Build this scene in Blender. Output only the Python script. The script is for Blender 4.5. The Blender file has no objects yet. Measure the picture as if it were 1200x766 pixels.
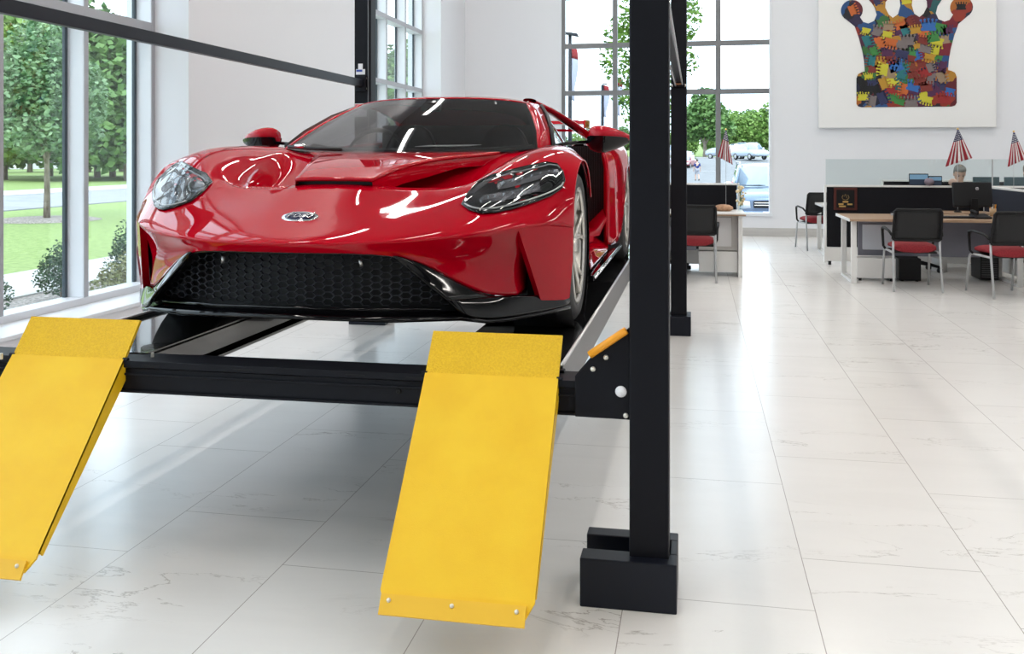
import bpy, bmesh, math, random
from mathutils import Vector, Matrix
from mathutils.bvhtree import BVHTree
PI = math.pi
random.seed(7)
SC = bpy.context.scene
COL = SC.collection

# ---------------------------------------------------------------- camera
cam_d = bpy.data.cameras.new('camera'); cam = bpy.data.objects.new('camera', cam_d); COL.objects.link(cam)
cam_d.sensor_width = 36.0; cam_d.lens = 1120/1200*36.0
cam_d.shift_y = -(383-182)/1200
cam_d.clip_end = 600; cam_d.clip_start = 0.05
cam.location = (0, 0, 1.465)
cam.rotation_euler = (PI/2, 0, math.atan(216/1120))
SC.camera = cam
SC.view_settings.view_transform = 'Standard'
SC.view_settings.look = 'None'
SC.view_settings.exposure = -0.05
SC.view_settings.gamma = 1.0
SC.view_settings.use_curve_mapping = False

# ---------------------------------------------------------------- world: bright, thinly clouded summer sky
W = bpy.data.worlds.new('sky'); SC.world = W; W.use_nodes = True
nt = W.node_tree; nt.nodes.clear()
out = nt.nodes.new('ShaderNodeOutputWorld'); bg = nt.nodes.new('ShaderNodeBackground')
tc = nt.nodes.new('ShaderNodeTexCoord'); mp = nt.nodes.new('ShaderNodeMapping'); mp.inputs['Scale'].default_value = (2, 2, 9)
nz = nt.nodes.new('ShaderNodeTexNoise'); nz.inputs['Scale'].default_value = 1.3; nz.inputs['Detail'].default_value = 6
cr = nt.nodes.new('ShaderNodeValToRGB')
cr.color_ramp.elements[0].position = .36; cr.color_ramp.elements[0].color = (.68, .84, 1, 1)
cr.color_ramp.elements[1].position = .56; cr.color_ramp.elements[1].color = (.80, .90, 1, 1)
nt.links.new(tc.outputs['Generated'], mp.inputs[0]); nt.links.new(mp.outputs[0], nz.inputs['Vector'])
nt.links.new(nz.outputs['Fac'], cr.inputs[0]); nt.links.new(cr.outputs[0], bg.inputs[0])
bg.inputs[1].default_value = 3.6
nt.links.new(bg.outputs[0], out.inputs[0])
sd = bpy.data.lights.new('sun', 'SUN'); sun = bpy.data.objects.new('sun', sd); COL.objects.link(sun)
sd.energy = 1.2; sd.angle = math.radians(3); sd.color = (1, .97, .90)
sun.rotation_euler = (math.radians(38), math.radians(16), 0)

def area(loc, sx, sy, e, rot=(0, 0, 0), col=(1, .94, .87)):
    d = bpy.data.lights.new('ceiling_light_glow', 'AREA'); d.shape = 'RECTANGLE'; d.size = sx; d.size_y = sy
    d.energy = e; d.color = col
    o = bpy.data.objects.new('ceiling_light_glow', d); COL.objects.link(o); o.location = loc; o.rotation_euler = rot
    return o
# linear LED strips hanging under the ceiling, one area lamp each (their housings are built further down)
STRIPS = [(x, y) for x in (-3.7, -0.9, 2.2, 4.6, 7.0) for y in (-4.6, -1.3, 2.0, 5.3, 8.6, 11.9, 15.2)]
STRIP_E = 20
for x, y in STRIPS:
    area((x, y, 7.02), .08, 2.2, STRIP_E*(1.5 if x > 0 else 1.3 if x < -3 else .95))

# ---------------------------------------------------------------- helpers
def tag(o, label=None, cat=None, group=None, kind=None):
    if label: o['label'] = label
    if cat: o['category'] = cat
    if group: o['group'] = group
    if kind: o['kind'] = kind
    return o
def empty(name, loc=(0, 0, 0), rz=0, label=None, cat=None, group=None):
    o = bpy.data.objects.new(name, None); COL.objects.link(o); o.location = loc; o.rotation_euler = (0, 0, rz)
    o.empty_display_size = .1
    return tag(o, label, cat, group)
def copy_tree(o, parent=None):
    c = o.copy(); COL.objects.link(c)
    if parent is not None:
        c.parent = parent
    for ch in list(o.children): copy_tree(ch, c)
    return c

def mat(name, col, rough=.5, metal=0., coat=0., spec=.5, alpha=None, emit=None, trans=0, ior=1.45, sheen=0):
    m = bpy.data.materials.new(name); m.use_nodes = True
    b = m.node_tree.nodes['Principled BSDF']
    b.inputs['Base Color'].default_value = (*col, 1); b.inputs['Roughness'].default_value = rough
    b.inputs['Metallic'].default_value = metal; b.inputs['Coat Weight'].default_value = coat
    b.inputs['Coat Roughness'].default_value = .02
    b.inputs['Specular IOR Level'].default_value = spec
    b.inputs['IOR'].default_value = ior
    if trans: b.inputs['Transmission Weight'].default_value = trans
    if emit: b.inputs['Emission Color'].default_value = (*emit[0], 1); b.inputs['Emission Strength'].default_value = emit[1]
    m.diffuse_color = (*col, 1)
    return m
def N(m, t): return m.node_tree.nodes.new(t)
def L(m, a, b): m.node_tree.links.new(a, b)
def bsdf(m): return m.node_tree.nodes['Principled BSDF']
def noise_mat(name, c1, c2, scale=8, rough=.6, detail=5, p0=.35, p1=.65, bump=0, bscale=None, coord='Object', metal=0, stretch=(1, 1, 1), coat=0):
    m = mat(name, c1, rough, metal, coat)
    t = N(m, 'ShaderNodeTexCoord'); mpn = N(m, 'ShaderNodeMapping'); mpn.inputs['Scale'].default_value = stretch
    n = N(m, 'ShaderNodeTexNoise'); n.inputs['Scale'].default_value = scale; n.inputs['Detail'].default_value = detail
    r = N(m, 'ShaderNodeValToRGB'); r.color_ramp.elements[0].position = p0; r.color_ramp.elements[1].position = p1
    r.color_ramp.elements[0].color = (*c1, 1); r.color_ramp.elements[1].color = (*c2, 1)
    L(m, t.outputs[coord], mpn.inputs[0]); L(m, mpn.outputs[0], n.inputs['Vector']); L(m, n.outputs['Fac'], r.inputs[0]); L(m, r.outputs[0], bsdf(m).inputs['Base Color'])
    if bump:
        n2 = N(m, 'ShaderNodeTexNoise'); n2.inputs['Scale'].default_value = bscale or scale*4; n2.inputs['Detail'].default_value = 3
        L(m, mpn.outputs[0], n2.inputs['Vector'])
        b = N(m, 'ShaderNodeBump'); b.inputs['Strength'].default_value = bump; b.inputs['Distance'].default_value = .01
        L(m, n2.outputs['Fac'], b.inputs['Height']); L(m, b.outputs[0], bsdf(m).inputs['Normal'])
    return m
def glass_mat(name, tint=(1, 1, 1), refl=.08, rough=0.0, power=None):
    """thin sheet of glass: see-through with a mirror share that grows at a glancing angle"""
    m = bpy.data.materials.new(name); m.use_nodes = True
    n = m.node_tree.nodes; n.clear()
    o = n.new('ShaderNodeOutputMaterial'); mx = n.new('ShaderNodeMixShader'); tr = n.new('ShaderNodeBsdfTransparent')
    gl = n.new('ShaderNodeBsdfGlossy'); fr = n.new('ShaderNodeFresnel'); fr.inputs[0].default_value = 1.45
    ml = n.new('ShaderNodeMath'); ml.operation = 'MULTIPLY_ADD'; ml.inputs[1].default_value = 1.0; ml.inputs[2].default_value = refl-.04; ml.use_clamp = True
    geo = n.new('ShaderNodeNewGeometry'); iv = n.new('ShaderNodeMapRange'); iv.inputs[3].default_value = 1.45; iv.inputs[4].default_value = 1/1.45   # same mirror share from both faces
    m.node_tree.links.new(geo.outputs['Backfacing'], iv.inputs[0]); m.node_tree.links.new(iv.outputs[0], fr.inputs[0])
    tr.inputs[0].default_value = (*tint, 1); gl.inputs['Roughness'].default_value = rough
    m.node_tree.links.new(fr.outputs[0], ml.inputs[0]); m.node_tree.links.new(ml.outputs[0], mx.inputs[0])
    m.node_tree.links.new(tr.outputs[0], mx.inputs[1]); m.node_tree.links.new(gl.outputs[0], mx.inputs[2]); m.node_tree.links.new(mx.outputs[0], o.inputs[0])
    return m

class MB:
    def __init__(s): s.v = []; s.f = []
    def add(s, vs, fs):
        o = len(s.v); s.v += [tuple(v) for v in vs]; s.f += [tuple(i+o for i in f) for f in fs]; return s
    def box(s, x0, x1, y0, y1, z0, z1):
        vs = [(x, y, z) for z in (z0, z1) for y in (y0, y1) for x in (x0, x1)]
        return s.add(vs, [(0, 2, 3, 1), (4, 5, 7, 6), (0, 1, 5, 4), (2, 6, 7, 3), (0, 4, 6, 2), (1, 3, 7, 5)])
    def hexa(s, p):   # p: 4 bottom (ccw) + 4 top
        return s.add(p, [(3, 2, 1, 0), (4, 5, 6, 7), (0, 1, 5, 4), (1, 2, 6, 5), (2, 3, 7, 6), (3, 0, 4, 7)])
    def prism(s, poly, a0, a1, axis='y'):
        n = len(poly)
        def P(u, w, a): return (u, a, w) if axis == 'y' else ((a, u, w) if axis == 'x' else (u, w, a))
        vs = [P(u, w, a0) for u, w in poly]+[P(u, w, a1) for u, w in poly]
        fs = [tuple(range(n)), tuple(range(2*n-1, n-1, -1))]+[(i, i+n, (i+1) % n+n, (i+1) % n) for i in range(n)]
        return s.add(vs, fs)
    def tube(s, pts, r, n=10, caps=True, rs=None, flat=None):
        pts = [Vector(p) for p in pts]; k = len(pts); rings = []; prev = None
        for i, p in enumerate(pts):
            t = (pts[min(i+1, k-1)]-pts[max(i-1, 0)]).normalized()
            if prev is None:
                u = t.cross(Vector((0, 0, 1)))
                if u.length < .05: u = t.cross(Vector((1, 0, 0)))
            else: u = prev-t*prev.dot(t)
            u.normalize(); w = t.cross(u); prev = u
            rr = rs[i] if rs else r
            rings.append([p+u*math.cos(2*PI*j/n)*rr+w*math.sin(2*PI*j/n)*rr*(flat or 1) for j in range(n)])
        fs = []
        for i in range(k-1):
            for j in range(n):
                a = i*n+j; b = i*n+(j+1) % n
                fs.append((a, a+n, b+n, b))
        if caps: fs += [tuple(range(n)), tuple((k-1)*n+j for j in range(n-1, -1, -1))]
        return s.add([q for r_ in rings for q in r_], fs)
    def lathe(s, prof, c=(0, 0, 0), axis='z', n=32, closed=False):
        vs = []; k = len(prof)
        for i in range(n):
            a = 2*PI*i/n
            for r, h in prof:
                x, y = r*math.cos(a), r*math.sin(a)
                v = (x, y, h) if axis == 'z' else ((h, x, y) if axis == 'x' else (x, h, y))
                vs.append((v[0]+c[0], v[1]+c[1], v[2]+c[2]))
        fs = []
        m = k if closed else k-1
        for i in range(n):
            for j in range(m):
                a = i*k+j; b = ((i+1) % n)*k+j; a2 = i*k+(j+1) % k; b2 = ((i+1) % n)*k+(j+1) % k
                fs.append((a, b, b2, a2))
        return s.add(vs, fs)
    def grid(s, rows, wrap=False):
        n = len(rows[0]); fs = []
        for i in range(len(rows)-1):
            for j in range(n-1):
                fs.append((i*n+j, i*n+j+1, (i+1)*n+j+1, (i+1)*n+j))
            if wrap: fs.append((i*n+n-1, i*n, (i+1)*n, (i+1)*n+n-1))
        return s.add([p for r in rows for p in r], fs)
    def ball(s, c, r, n=12, m=8, sc=(1, 1, 1)):
        vs = []; fs = []
        for i in range(1, m):
            a = PI*i/m
            for j in range(n):
                b = 2*PI*j/n
                vs.append((c[0]+r*sc[0]*math.sin(a)*math.cos(b), c[1]+r*sc[1]*math.sin(a)*math.sin(b), c[2]+r*sc[2]*math.cos(a)))
        t = len(vs); vs += [(c[0], c[1], c[2]+r*sc[2]), (c[0], c[1], c[2]-r*sc[2])]
        for i in range(m-2):
            for j in range(n): fs.append((i*n+j, (i+1)*n+j, (i+1)*n+(j+1) % n, i*n+(j+1) % n))
        for j in range(n): fs += [(t, j, (j+1) % n), (t+1, (m-2)*n+(j+1) % n, (m-2)*n+j)]
        return s.add(vs, fs)
    def mirror_x(s):
        n = len(s.v); s.v += [(-x, y, z) for x, y, z in s.v]; s.f += [tuple(i+n for i in reversed(f)) for f in s.f]; return s
    def build(s, name, m, parent=None, smooth=False, bevel=0, subsurf=0, solid=0, loc=None, rot=None, merge=False, segs=2):
        me = bpy.data.meshes.new(name); me.from_pydata(s.v, [], s.f); me.validate()
        bm = bmesh.new(); bm.from_mesh(me)
        if merge: bmesh.ops.remove_doubles(bm, verts=bm.verts, dist=1e-4)
        bmesh.ops.recalc_face_normals(bm, faces=bm.faces); bm.to_mesh(me); bm.free()
        me.materials.append(m)
        if smooth:
            me.polygons.foreach_set('use_smooth', [True]*len(me.polygons))
        o = bpy.data.objects.new(name, me); COL.objects.link(o)
        if loc: o.location = loc
        if rot: o.rotation_euler = rot
        if parent is not None: o.parent = parent
        if solid:
            q = o.modifiers.new('solid', 'SOLIDIFY'); q.thickness = solid; q.offset = -1
        if bevel:
            q = o.modifiers.new('bevel', 'BEVEL'); q.width = bevel; q.segments = segs; q.limit_method = 'ANGLE'; q.angle_limit = math.radians(35)
        if subsurf:
            q = o.modifiers.new('sub', 'SUBSURF'); q.levels = subsurf; q.render_levels = subsurf
        return o
def sharp(o, ang=35):
    """smooth shading but crisp at edges steeper than ang"""
    me = o.data; bm = bmesh.new(); bm.from_mesh(me)
    for e in bm.edges:
        if len(e.link_faces) == 2: e.smooth = e.calc_face_angle(0) < math.radians(ang)
    bm.to_mesh(me); bm.free(); me.polygons.foreach_set('use_smooth', [True]*len(me.polygons)); return o
def struct(o): o['kind'] = 'structure'; return o
def text_mesh(txt, size, m, name, parent=None, loc=(0, 0, 0), rot=(0, 0, 0), depth=.001, sx=1, shear=0):
    c = bpy.data.curves.new(name, 'FONT'); c.body = txt; c.size = size; c.extrude = depth; c.align_x = 'CENTER'; c.align_y = 'CENTER'; c.shear = shear
    t = bpy.data.objects.new('tmp', c); COL.objects.link(t)
    dg = bpy.context.evaluated_depsgraph_get(); me = bpy.data.meshes.new_from_object(t.evaluated_get(dg))
    bpy.data.objects.remove(t); me.materials.clear(); me.materials.append(m)
    o = bpy.data.objects.new(name, me); COL.objects.link(o); o.location = loc; o.rotation_euler = rot; o.scale = (sx, 1, 1)
    if parent is not None: o.parent = parent
    return o

# ---------------------------------------------------------------- materials
M = {}
M['wall'] = noise_mat('painted_plaster', (.745, .757, .79), (.75, .763, .795), 1, .8, 1)
M['ceiling'] = mat('dark_ceiling_paint', (.34, .34, .345), .85)
M['frame'] = mat('white_window_frame', (.74, .77, .81), .35)
M['frame_backlit'] = mat('backlit_window_frame', (.22, .225, .235), .4, .3)  # backlit darkness of the back window mullions, put into the colour
M['glass'] = glass_mat('window_glass', (.97, .99, .985), .04)
M['screen_glass'] = glass_mat('screen_glass', (.90, .94, .935), .05)
M['base'] = noise_mat('stone_baseboard', (.47, .46, .45), (.53, .52, .50), 2, .5, 3, stretch=(1, 1, 6))
M['post'] = mat('black_powder_coat', (.007, .0075, .011), .5, 0, 0, .2)
M['navy'] = mat('navy_black_paint', (.006, .008, .015), .42, 0, 0, .35)
M['runway'] = mat('black_runway_paint', (.010, .010, .012), .10, 0, 1.0, .8)
M['reflect_dark'] = mat('charcoal_for_reflections', (.07, .07, .075), .8)  # unseen wall behind the viewer, coloured dark to deepen the car's reflections
M['steel'] = mat('zinc_steel', (.62, .62, .62), .35, .9)
M['bright'] = mat('bright_screw', (.75, .73, .66), .3, .6)
M['alu'] = mat('aluminium_sheet', (.17, .17, .175), .38, .7)
M['yellow'] = noise_mat('yellow_ramp_paint', (.86, .50, .006), (.90, .56, .012), 5, .5, 3, bump=.12, bscale=420)
M['yellow_grit'] = noise_mat('yellow_grit_paint', (.80, .46, .006), (.90, .56, .012), 160, .6, 3, bump=.5, bscale=260)
M['orange'] = mat('orange_plastic', (.88, .36, .02), .45)
M['white'] = mat('white_laminate', (.78, .77, .75), .35)
M['wood'] = noise_mat('walnut_laminate', (.28, .18, .11), (.40, .27, .18), 3, .4, 4, stretch=(1, 14, 1))
M['black'] = mat('black_plastic', (.006, .006, .007), .5, 0, 0, .3)
M['fabric'] = noise_mat('black_panel_fabric', (.002, .002, .004), (.005, .005, .008), 120, 1, 2)
M['navyfab'] = noise_mat('navy_panel_fabric', (.006, .009, .02), (.01, .013, .026), 120, .85, 2)
M['redfab'] = noise_mat('red_seat_fabric', (.20, .010, .016), (.30, .02, .028), 90, .8, 2)
M['silver'] = mat('silver_tube', (.46, .47, .48), .35, .6)
M['greymetal'] = mat('grey_perforated_metal', (.20, .20, .24), .45, .4)
M['paper'] = mat('paper', (.85, .85, .83), .7)
M['skin'] = mat('skin', (.62, .40, .31), .55)
M['rubber'] = mat('rubber', (.014, .014, .015), .55)
# ================================================================ ROOM
XL = -4.37; XF = -4.70; XG = -4.85; YB = 17.9; XR = 9.0; YF = -8.0; ZC = 7.6
# ---- floor: 61 x 120 cm polished stone tiles laid with alternate courses shifted
fm = mat('polished_stone_tiles', (.7, .69, .67), .16)
t = N(fm, 'ShaderNodeTexCoord'); sx = N(fm, 'ShaderNodeSeparateXYZ'); L(fm, t.outputs['Object'], sx.inputs[0])
def math_(m, op, a, b=None, clamp=False):
    n = N(m, 'ShaderNodeMath'); n.operation = op; n.use_clamp = clamp
    for i, q in enumerate((a, b)):
        if q is None: continue
        if isinstance(q, (int, float)): n.inputs[i].default_value = q
        else: L(m, q, n.inputs[i])
    return n.outputs[0]
TW = .6104; TL = 1.205
u = math_(fm, 'DIVIDE', math_(fm, 'SUBTRACT', sx.outputs[0], .376), TW)
colid = math_(fm, 'FLOOR', u); fu = math_(fm, 'SUBTRACT', u, colid)
par = math_(fm, 'FLOORED_MODULO', colid, 2.0)
offy = math_(fm, 'SUBTRACT', 3.614, math_(fm, 'MULTIPLY', par, .409))
v = math_(fm, 'DIVIDE', math_(fm, 'SUBTRACT', sx.outputs[1], offy), TL)
rowid = math_(fm, 'FLOOR', v); fv = math_(fm, 'SUBTRACT', v, rowid)
du = math_(fm, 'MULTIPLY', math_(fm, 'MINIMUM', fu, math_(fm, 'SUBTRACT', 1.0, fu)), TW)
dv = math_(fm, 'MULTIPLY', math_(fm, 'MINIMUM', fv, math_(fm, 'SUBTRACT', 1.0, fv)), TL)
gr = math_(fm, 'LESS_THAN', math_(fm, 'MINIMUM', du, dv), .0016)
cid = N(fm, 'ShaderNodeCombineXYZ'); L(fm, colid, cid.inputs[0]); L(fm, rowid, cid.inputs[1])
wn = N(fm, 'ShaderNodeTexWhiteNoise'); L(fm, cid.outputs[0], wn.inputs['Vector'])
vm = N(fm, 'ShaderNodeVectorMath'); vm.operation = 'MULTIPLY_ADD'; vm.inputs[1].default_value = (7, 7, 7)
L(fm, wn.outputs['Color'], vm.inputs[0])
st = N(fm, 'ShaderNodeMapping'); st.inputs['Scale'].default_value = (.8, 2.8, 1); st.inputs['Rotation'].default_value = (0, 0, -.55)
L(fm, t.outputs['Object'], st.inputs[0]); L(fm, st.outputs[0], vm.inputs[2])
n1 = N(fm, 'ShaderNodeTexNoise'); n1.inputs['Scale'].default_value = 1.5; n1.inputs['Detail'].default_value = 8; n1.inputs['Roughness'].default_value = .62; n1.inputs['Distortion'].default_value = .7
L(fm, vm.outputs[0], n1.inputs['Vector'])
# thin dark veins where the noise crosses its middle value
vd = math_(fm, 'ABSOLUTE', math_(fm, 'SUBTRACT', n1.outputs['Fac'], .5))
vr = N(fm, 'ShaderNodeMapRange'); vr.inputs[1].default_value = 0; vr.inputs[2].default_value = .008; vr.inputs[3].default_value = 1; vr.inputs[4].default_value = 0; L(fm, vd, vr.inputs[0])
n2 = N(fm, 'ShaderNodeTexNoise'); n2.inputs['Scale'].default_value = .9; n2.inputs['Detail'].default_value = 2; L(fm, vm.outputs[0], n2.inputs['Vector'])
vmask = N(fm, 'ShaderNodeMapRange'); vmask.inputs[1].default_value = .52; vmask.inputs[2].default_value = .70; vmask.inputs[3].default_value = 0; vmask.inputs[4].default_value = .8; L(fm, n2.outputs['Fac'], vmask.inputs[0])
vein = math_(fm, 'MULTIPLY', vr.outputs[0], vmask.outputs[0])
cl = N(fm, 'ShaderNodeValToRGB'); cl.color_ramp.elements[0].color = (.76, .745, .725, 1); cl.color_ramp.elements[1].color = (.79, .775, .755, 1)
cl.color_ramp.elements[0].position = .3; cl.color_ramp.elements[1].position = .6; L(fm, n1.outputs['Fac'], cl.inputs[0])
m1 = N(fm, 'ShaderNodeMix'); m1.data_type = 'RGBA'; m1.inputs[7].default_value = (.20, .17, .14, 1); L(fm, vein, m1.inputs[0]); L(fm, cl.outputs[0], m1.inputs[6])
m2 = N(fm, 'ShaderNodeMix'); m2.data_type = 'RGBA'; m2.inputs[7].default_value = (.36, .34, .32, 1); L(fm, gr, m2.inputs[0]); L(fm, m1.outputs[2], m2.inputs[6])
L(fm, m2.outputs[2], bsdf(fm).inputs['Base Color'])
bsdf(fm).inputs['Roughness'].default_value = .22; bsdf(fm).inputs['Specular IOR Level'].default_value = .8
struct(MB().box(XL, XR, YF, YB, -.12, 0).build('floor', fm))
struct(MB().box(XL-.6, XR+.3, YF-.3, YB+.3, ZC, ZC+.4).build('ceiling', M['ceiling']))

# ---- left wall, pierced by two tall windows
WA0, WA1 = -6.6, 7.69; WB0, WB1 = 12.35, 16.12; ZS = .30; ZT = 6.4
wl = MB()
wl.box(XL-.6, XL, YF, WA0, 0, ZC).box(XL-.6, XL, WA1, WB0, 0, ZC).box(XL-.6, XL, WB1, YB+.3, 0, ZC)
wl.box(XL-.6, XL, WA0, WA1, ZT, ZC).box(XL-.6, XL, WB0, WB1, ZT, ZC)
wl.box(XL-.6, XL, WA0, WA1, -.12, ZS-.03).box(XL-.6, XL, WB0, WB1, -.12, ZS-.03)
struct(wl.build('wall_left', M['wall']))
struct(MB().box(XF-.02, XL+.02, WA0, WA1, ZS-.03, ZS).build('trim_1', M['frame'], bevel=.006))
struct(MB().box(XF-.02, XL+.02, WB0, WB1, ZS-.03, ZS).build('trim_2', M['frame'], bevel=.006))
gasket = mat('dark_window_gasket', (.05, .07, .085), .4)
def side_window(name, y0, y1, mull):
    f = MB()
    f.box(XG-.03, XF, y0, y1, ZS, ZS+.055).box(XG-.03, XF, y0, y1, ZT-.05, ZT)
    for z0, z1 in ((2.555, 2.63), (3.57, 3.645), (4.58, 4.655), (5.6, 5.675)): f.box(XG-.03, XF, y0, y1, z0, z1)
    for y in mull: f.box(XG-.03, XF, y-.028, y+.028, ZS+.055, ZT-.05)
    o = struct(f.build(name, M['frame'], bevel=.004))
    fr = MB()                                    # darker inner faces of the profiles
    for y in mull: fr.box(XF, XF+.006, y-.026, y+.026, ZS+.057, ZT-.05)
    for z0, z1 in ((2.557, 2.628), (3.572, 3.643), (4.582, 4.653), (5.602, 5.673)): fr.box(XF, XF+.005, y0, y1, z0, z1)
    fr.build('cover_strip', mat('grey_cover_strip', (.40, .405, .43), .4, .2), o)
    g = MB(); ys = [y0]+mull[1:-1]+[y1]
    for y in mull[:-1] if mull[0] < y0+.1 else mull: pass
    for y in mull: g.box(XG-.012, XG+.012, y-.062, y-.030, ZS+.055, ZT-.05); g.box(XG-.012, XG+.012, y+.030, y+.044, ZS+.055, ZT-.05)
    g.build('gasket', gasket, o)
    for a, b in zip(mull[:-1], mull[1:]):
        for z0, z1 in ((ZS+.055, 2.555), (2.63, 3.57), (3.645, 4.58), (4.655, 5.6), (5.675, ZT-.05)):
            MB().box(XG-.004, XG+.004, a+.028, b-.028, z0, z1).build('glass_pane', M['glass'], o)
    return o
ma = [7.662-.938*i for i in range(0, 16)][::-1]
side_window('window_1', WA0, WA1, ma)
side_window('window_2', WB0, WB1, [16.09-.98*i for i in range(4)][::-1])

# ---- back wall with the wide window
BX0, BX1, BZ0 = -2.53, 1.35, .36
wb = MB()
wb.box(XL, BX0, YB, YB+.3, 0, ZC).box(BX1, XR+.3, YB, YB+.3, 0, ZC).box(BX0, BX1, YB, YB+.3, 0, BZ0).box(BX0, BX1, YB, YB+.3, ZT, ZC)
struct(wb.build('wall_back', M['wall']))
f = MB(); y0, y1 = YB+.05, YB+.15
for x in (-1.497, -.545, .395): f.box(x-.045, x+.045, y0, y1, BZ0+.06, ZT-.04)
for z in (2.64, 3.53, 4.45, 5.4): f.box(BX0+.03, BX1-.03, y0+.004, y1-.004, z-.045, z+.045)
f.box(BX0+.03, BX0+.09, y0, y1, BZ0+.06, ZT-.04)
o = struct(f.build('window_3', M['frame_backlit'], bevel=.004))
b = MB(); b.box(BX0, BX0+.03, YB-.015, y1, BZ0, ZT).box(BX1-.05, BX1, YB-.015, y1, BZ0, ZT).box(BX0, BX1, YB-.03, y1, BZ0, BZ0+.06).box(BX0, BX1, YB-.015, y1, ZT-.04, ZT)
b.build('window_border', M['frame'], o, bevel=.004)
xs = [BX0+.03, -1.497, -.545, .395, BX1-.05]
for a, c in zip(xs[:-1], xs[1:]):
    for z0, z1 in ((BZ0+.06, 2.6), (2.68, 3.49), (3.57, 4.41), (4.49, 5.36), (5.44, ZT-.04)):
        MB().box(a+.03, c-.03, YB+.095, YB+.103, z0, z1).build('glass_pane', M['glass'], o)
struct(MB().box(BX0-1.84, XR, YB-.012, YB, 0, .15).build('baseboard_back', M['base'], bevel=.003))
struct(MB().box(XL, XL+.012, WA1, YB, 0, .15).build('baseboard_left', M['base'], bevel=.003))
struct(MB().box(XR, XR+.3, YF, YB+.3, 0, ZC).build('wall_right', M['wall']))
struct(MB().box(XL-.6, XR+.3, YF-.3, YF, 0, ZC).build('wall_front', M['reflect_dark']))

# ---- ceiling strip lamps
led = mat('lit_lamp_diffuser', (.9, .9, .88), .5, emit=((1, .97, .92), 12.0))
def strip_light():
    r = empty('ceiling_light', (0, 0, 0))
    MB().box(-.10, .10, -1.15, 1.15, .0, .06).build('housing', M['frame'], r, bevel=.008)
    MB().box(-.05, .05, -1.12, 1.12, -.012, .0).build('diffuser', led, r)
    for yy in (-.9, .9): MB().tube([(0, yy, .06), (0, yy, .56)], .006).build('rod', M['steel'], r)
    return r
ORD = ['first', 'second', 'third', 'fourth', 'fifth', 'sixth', 'seventh']
pl = strip_light(); row_names = ['over the window side', 'over the car lift', 'over the aisle', 'over the desks', 'by the far right wall']
for i, (x, y) in enumerate(STRIPS):
    o = pl if i == 0 else copy_tree(pl); o.location = (x, y, 7.04)
    tag(o, 'white linear ceiling lamp '+row_names[i//7]+', '+ORD[i % 7]+' from the front wall', 'ceiling lamp', 'linear ceiling lamps')

# ================================================================ CAR LIFT
LC = -1.48
lift = empty('car_lift', (LC, 5.5, 0), 0, 'black four-post car lift with yellow ramps carrying the red sports car', 'car lift')
class LiftMB(MB):
    """collects shapes in room coordinates and stores them relative to the lift's base"""
    def build(s, name, m, parent=None, **k):
        s.v = [(x-LC, y-5.5, z) for x, y, z in s.v]; return super().build(name, m, parent or lift, **k)
def child_world(o): return o
def make_post(x0, x1, y0, y1, bx0, bx1, inward):
    p = LiftMB().box(x0, x1, y0, y1, .0, 3.1).build('post', M['post'], bevel=.006)
    q = LiftMB()                                          # U-shaped foot cover open towards the car
    by0, by1 = y0-.045, y0+.225
    ow = .085
    q.box(bx0, bx1, by0, by0+ow, 0, .158).box(bx0, bx1, by1-ow*.8, by1, 0, .158)
    if inward < 0: q.box(x1+.002, bx1, by0+ow, by1-ow*.8, 0, .158)
    else: q.box(bx0, x0-.002, by0+ow, by1-ow*.8, 0, .158)
    q.build('foot_cover', M['navy'], p, bevel=.004)
    LiftMB().box(bx0+.03, bx1-.02, by0+ow, by1-ow*.8, 0, .012).build('base_plate', M['post'], p)
    return p
pr_f = make_post(-.215, -.087, 3.135, 3.275, -.372, -.061, -1)
pr_r = make_post(-.205, -.077, 7.915, 8.055, -.372, -.043, -1)
pl_f = make_post(-2.925, -2.775, 3.135, 3.275, -2.96, -2.64, 1)
pl_r = make_post(-2.925, -2.775, 7.915, 8.055, -2.962, -2.631, 1)
# ladder slot and stickers on the far left post
LiftMB().box(-2.800, -2.792, 7.905, 7.915, .2, 3.0).build('light_edge_strip', M['alu'], pl_r)
lab = mat('white_sticker', (.82, .82, .84), .5)
def lbox(x0, x1, y0, y1, z0, z1, name, m, par, bevel=0):
    return LiftMB().box(x0, x1, y0, y1, z0, z1).build(name, m, par, bevel=bevel)
lbox(-2.888, -2.848, 7.909, 7.915, 2.215, 2.262, 'sticker', lab, pl_r)
s_ = lbox(-2.908, -2.826, 7.909, 7.915, 2.160, 2.214, 'sticker', lab, pl_r)
lbox(-2.904, -2.850, 7.906, 7.909, 2.192, 2.210, 'blue_print', mat('blue_print', (.03, .07, .35), .5), s_)
s_ = lbox(-2.918, -2.812, 7.909, 7.915, 1.80, 1.915, 'sticker', lab, pl_r)
lbox(-2.914, -2.816, 7.906, 7.909, 1.893, 1.910, 'red_print', mat('red_print', (.55, .12, .16), .5), s_)
for z in (1.835, 1.85, 1.865, 1.878): lbox(-2.905, -2.825, 7.907, 7.909, z, z+.003, 'text_line', M['black'], s_)
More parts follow.
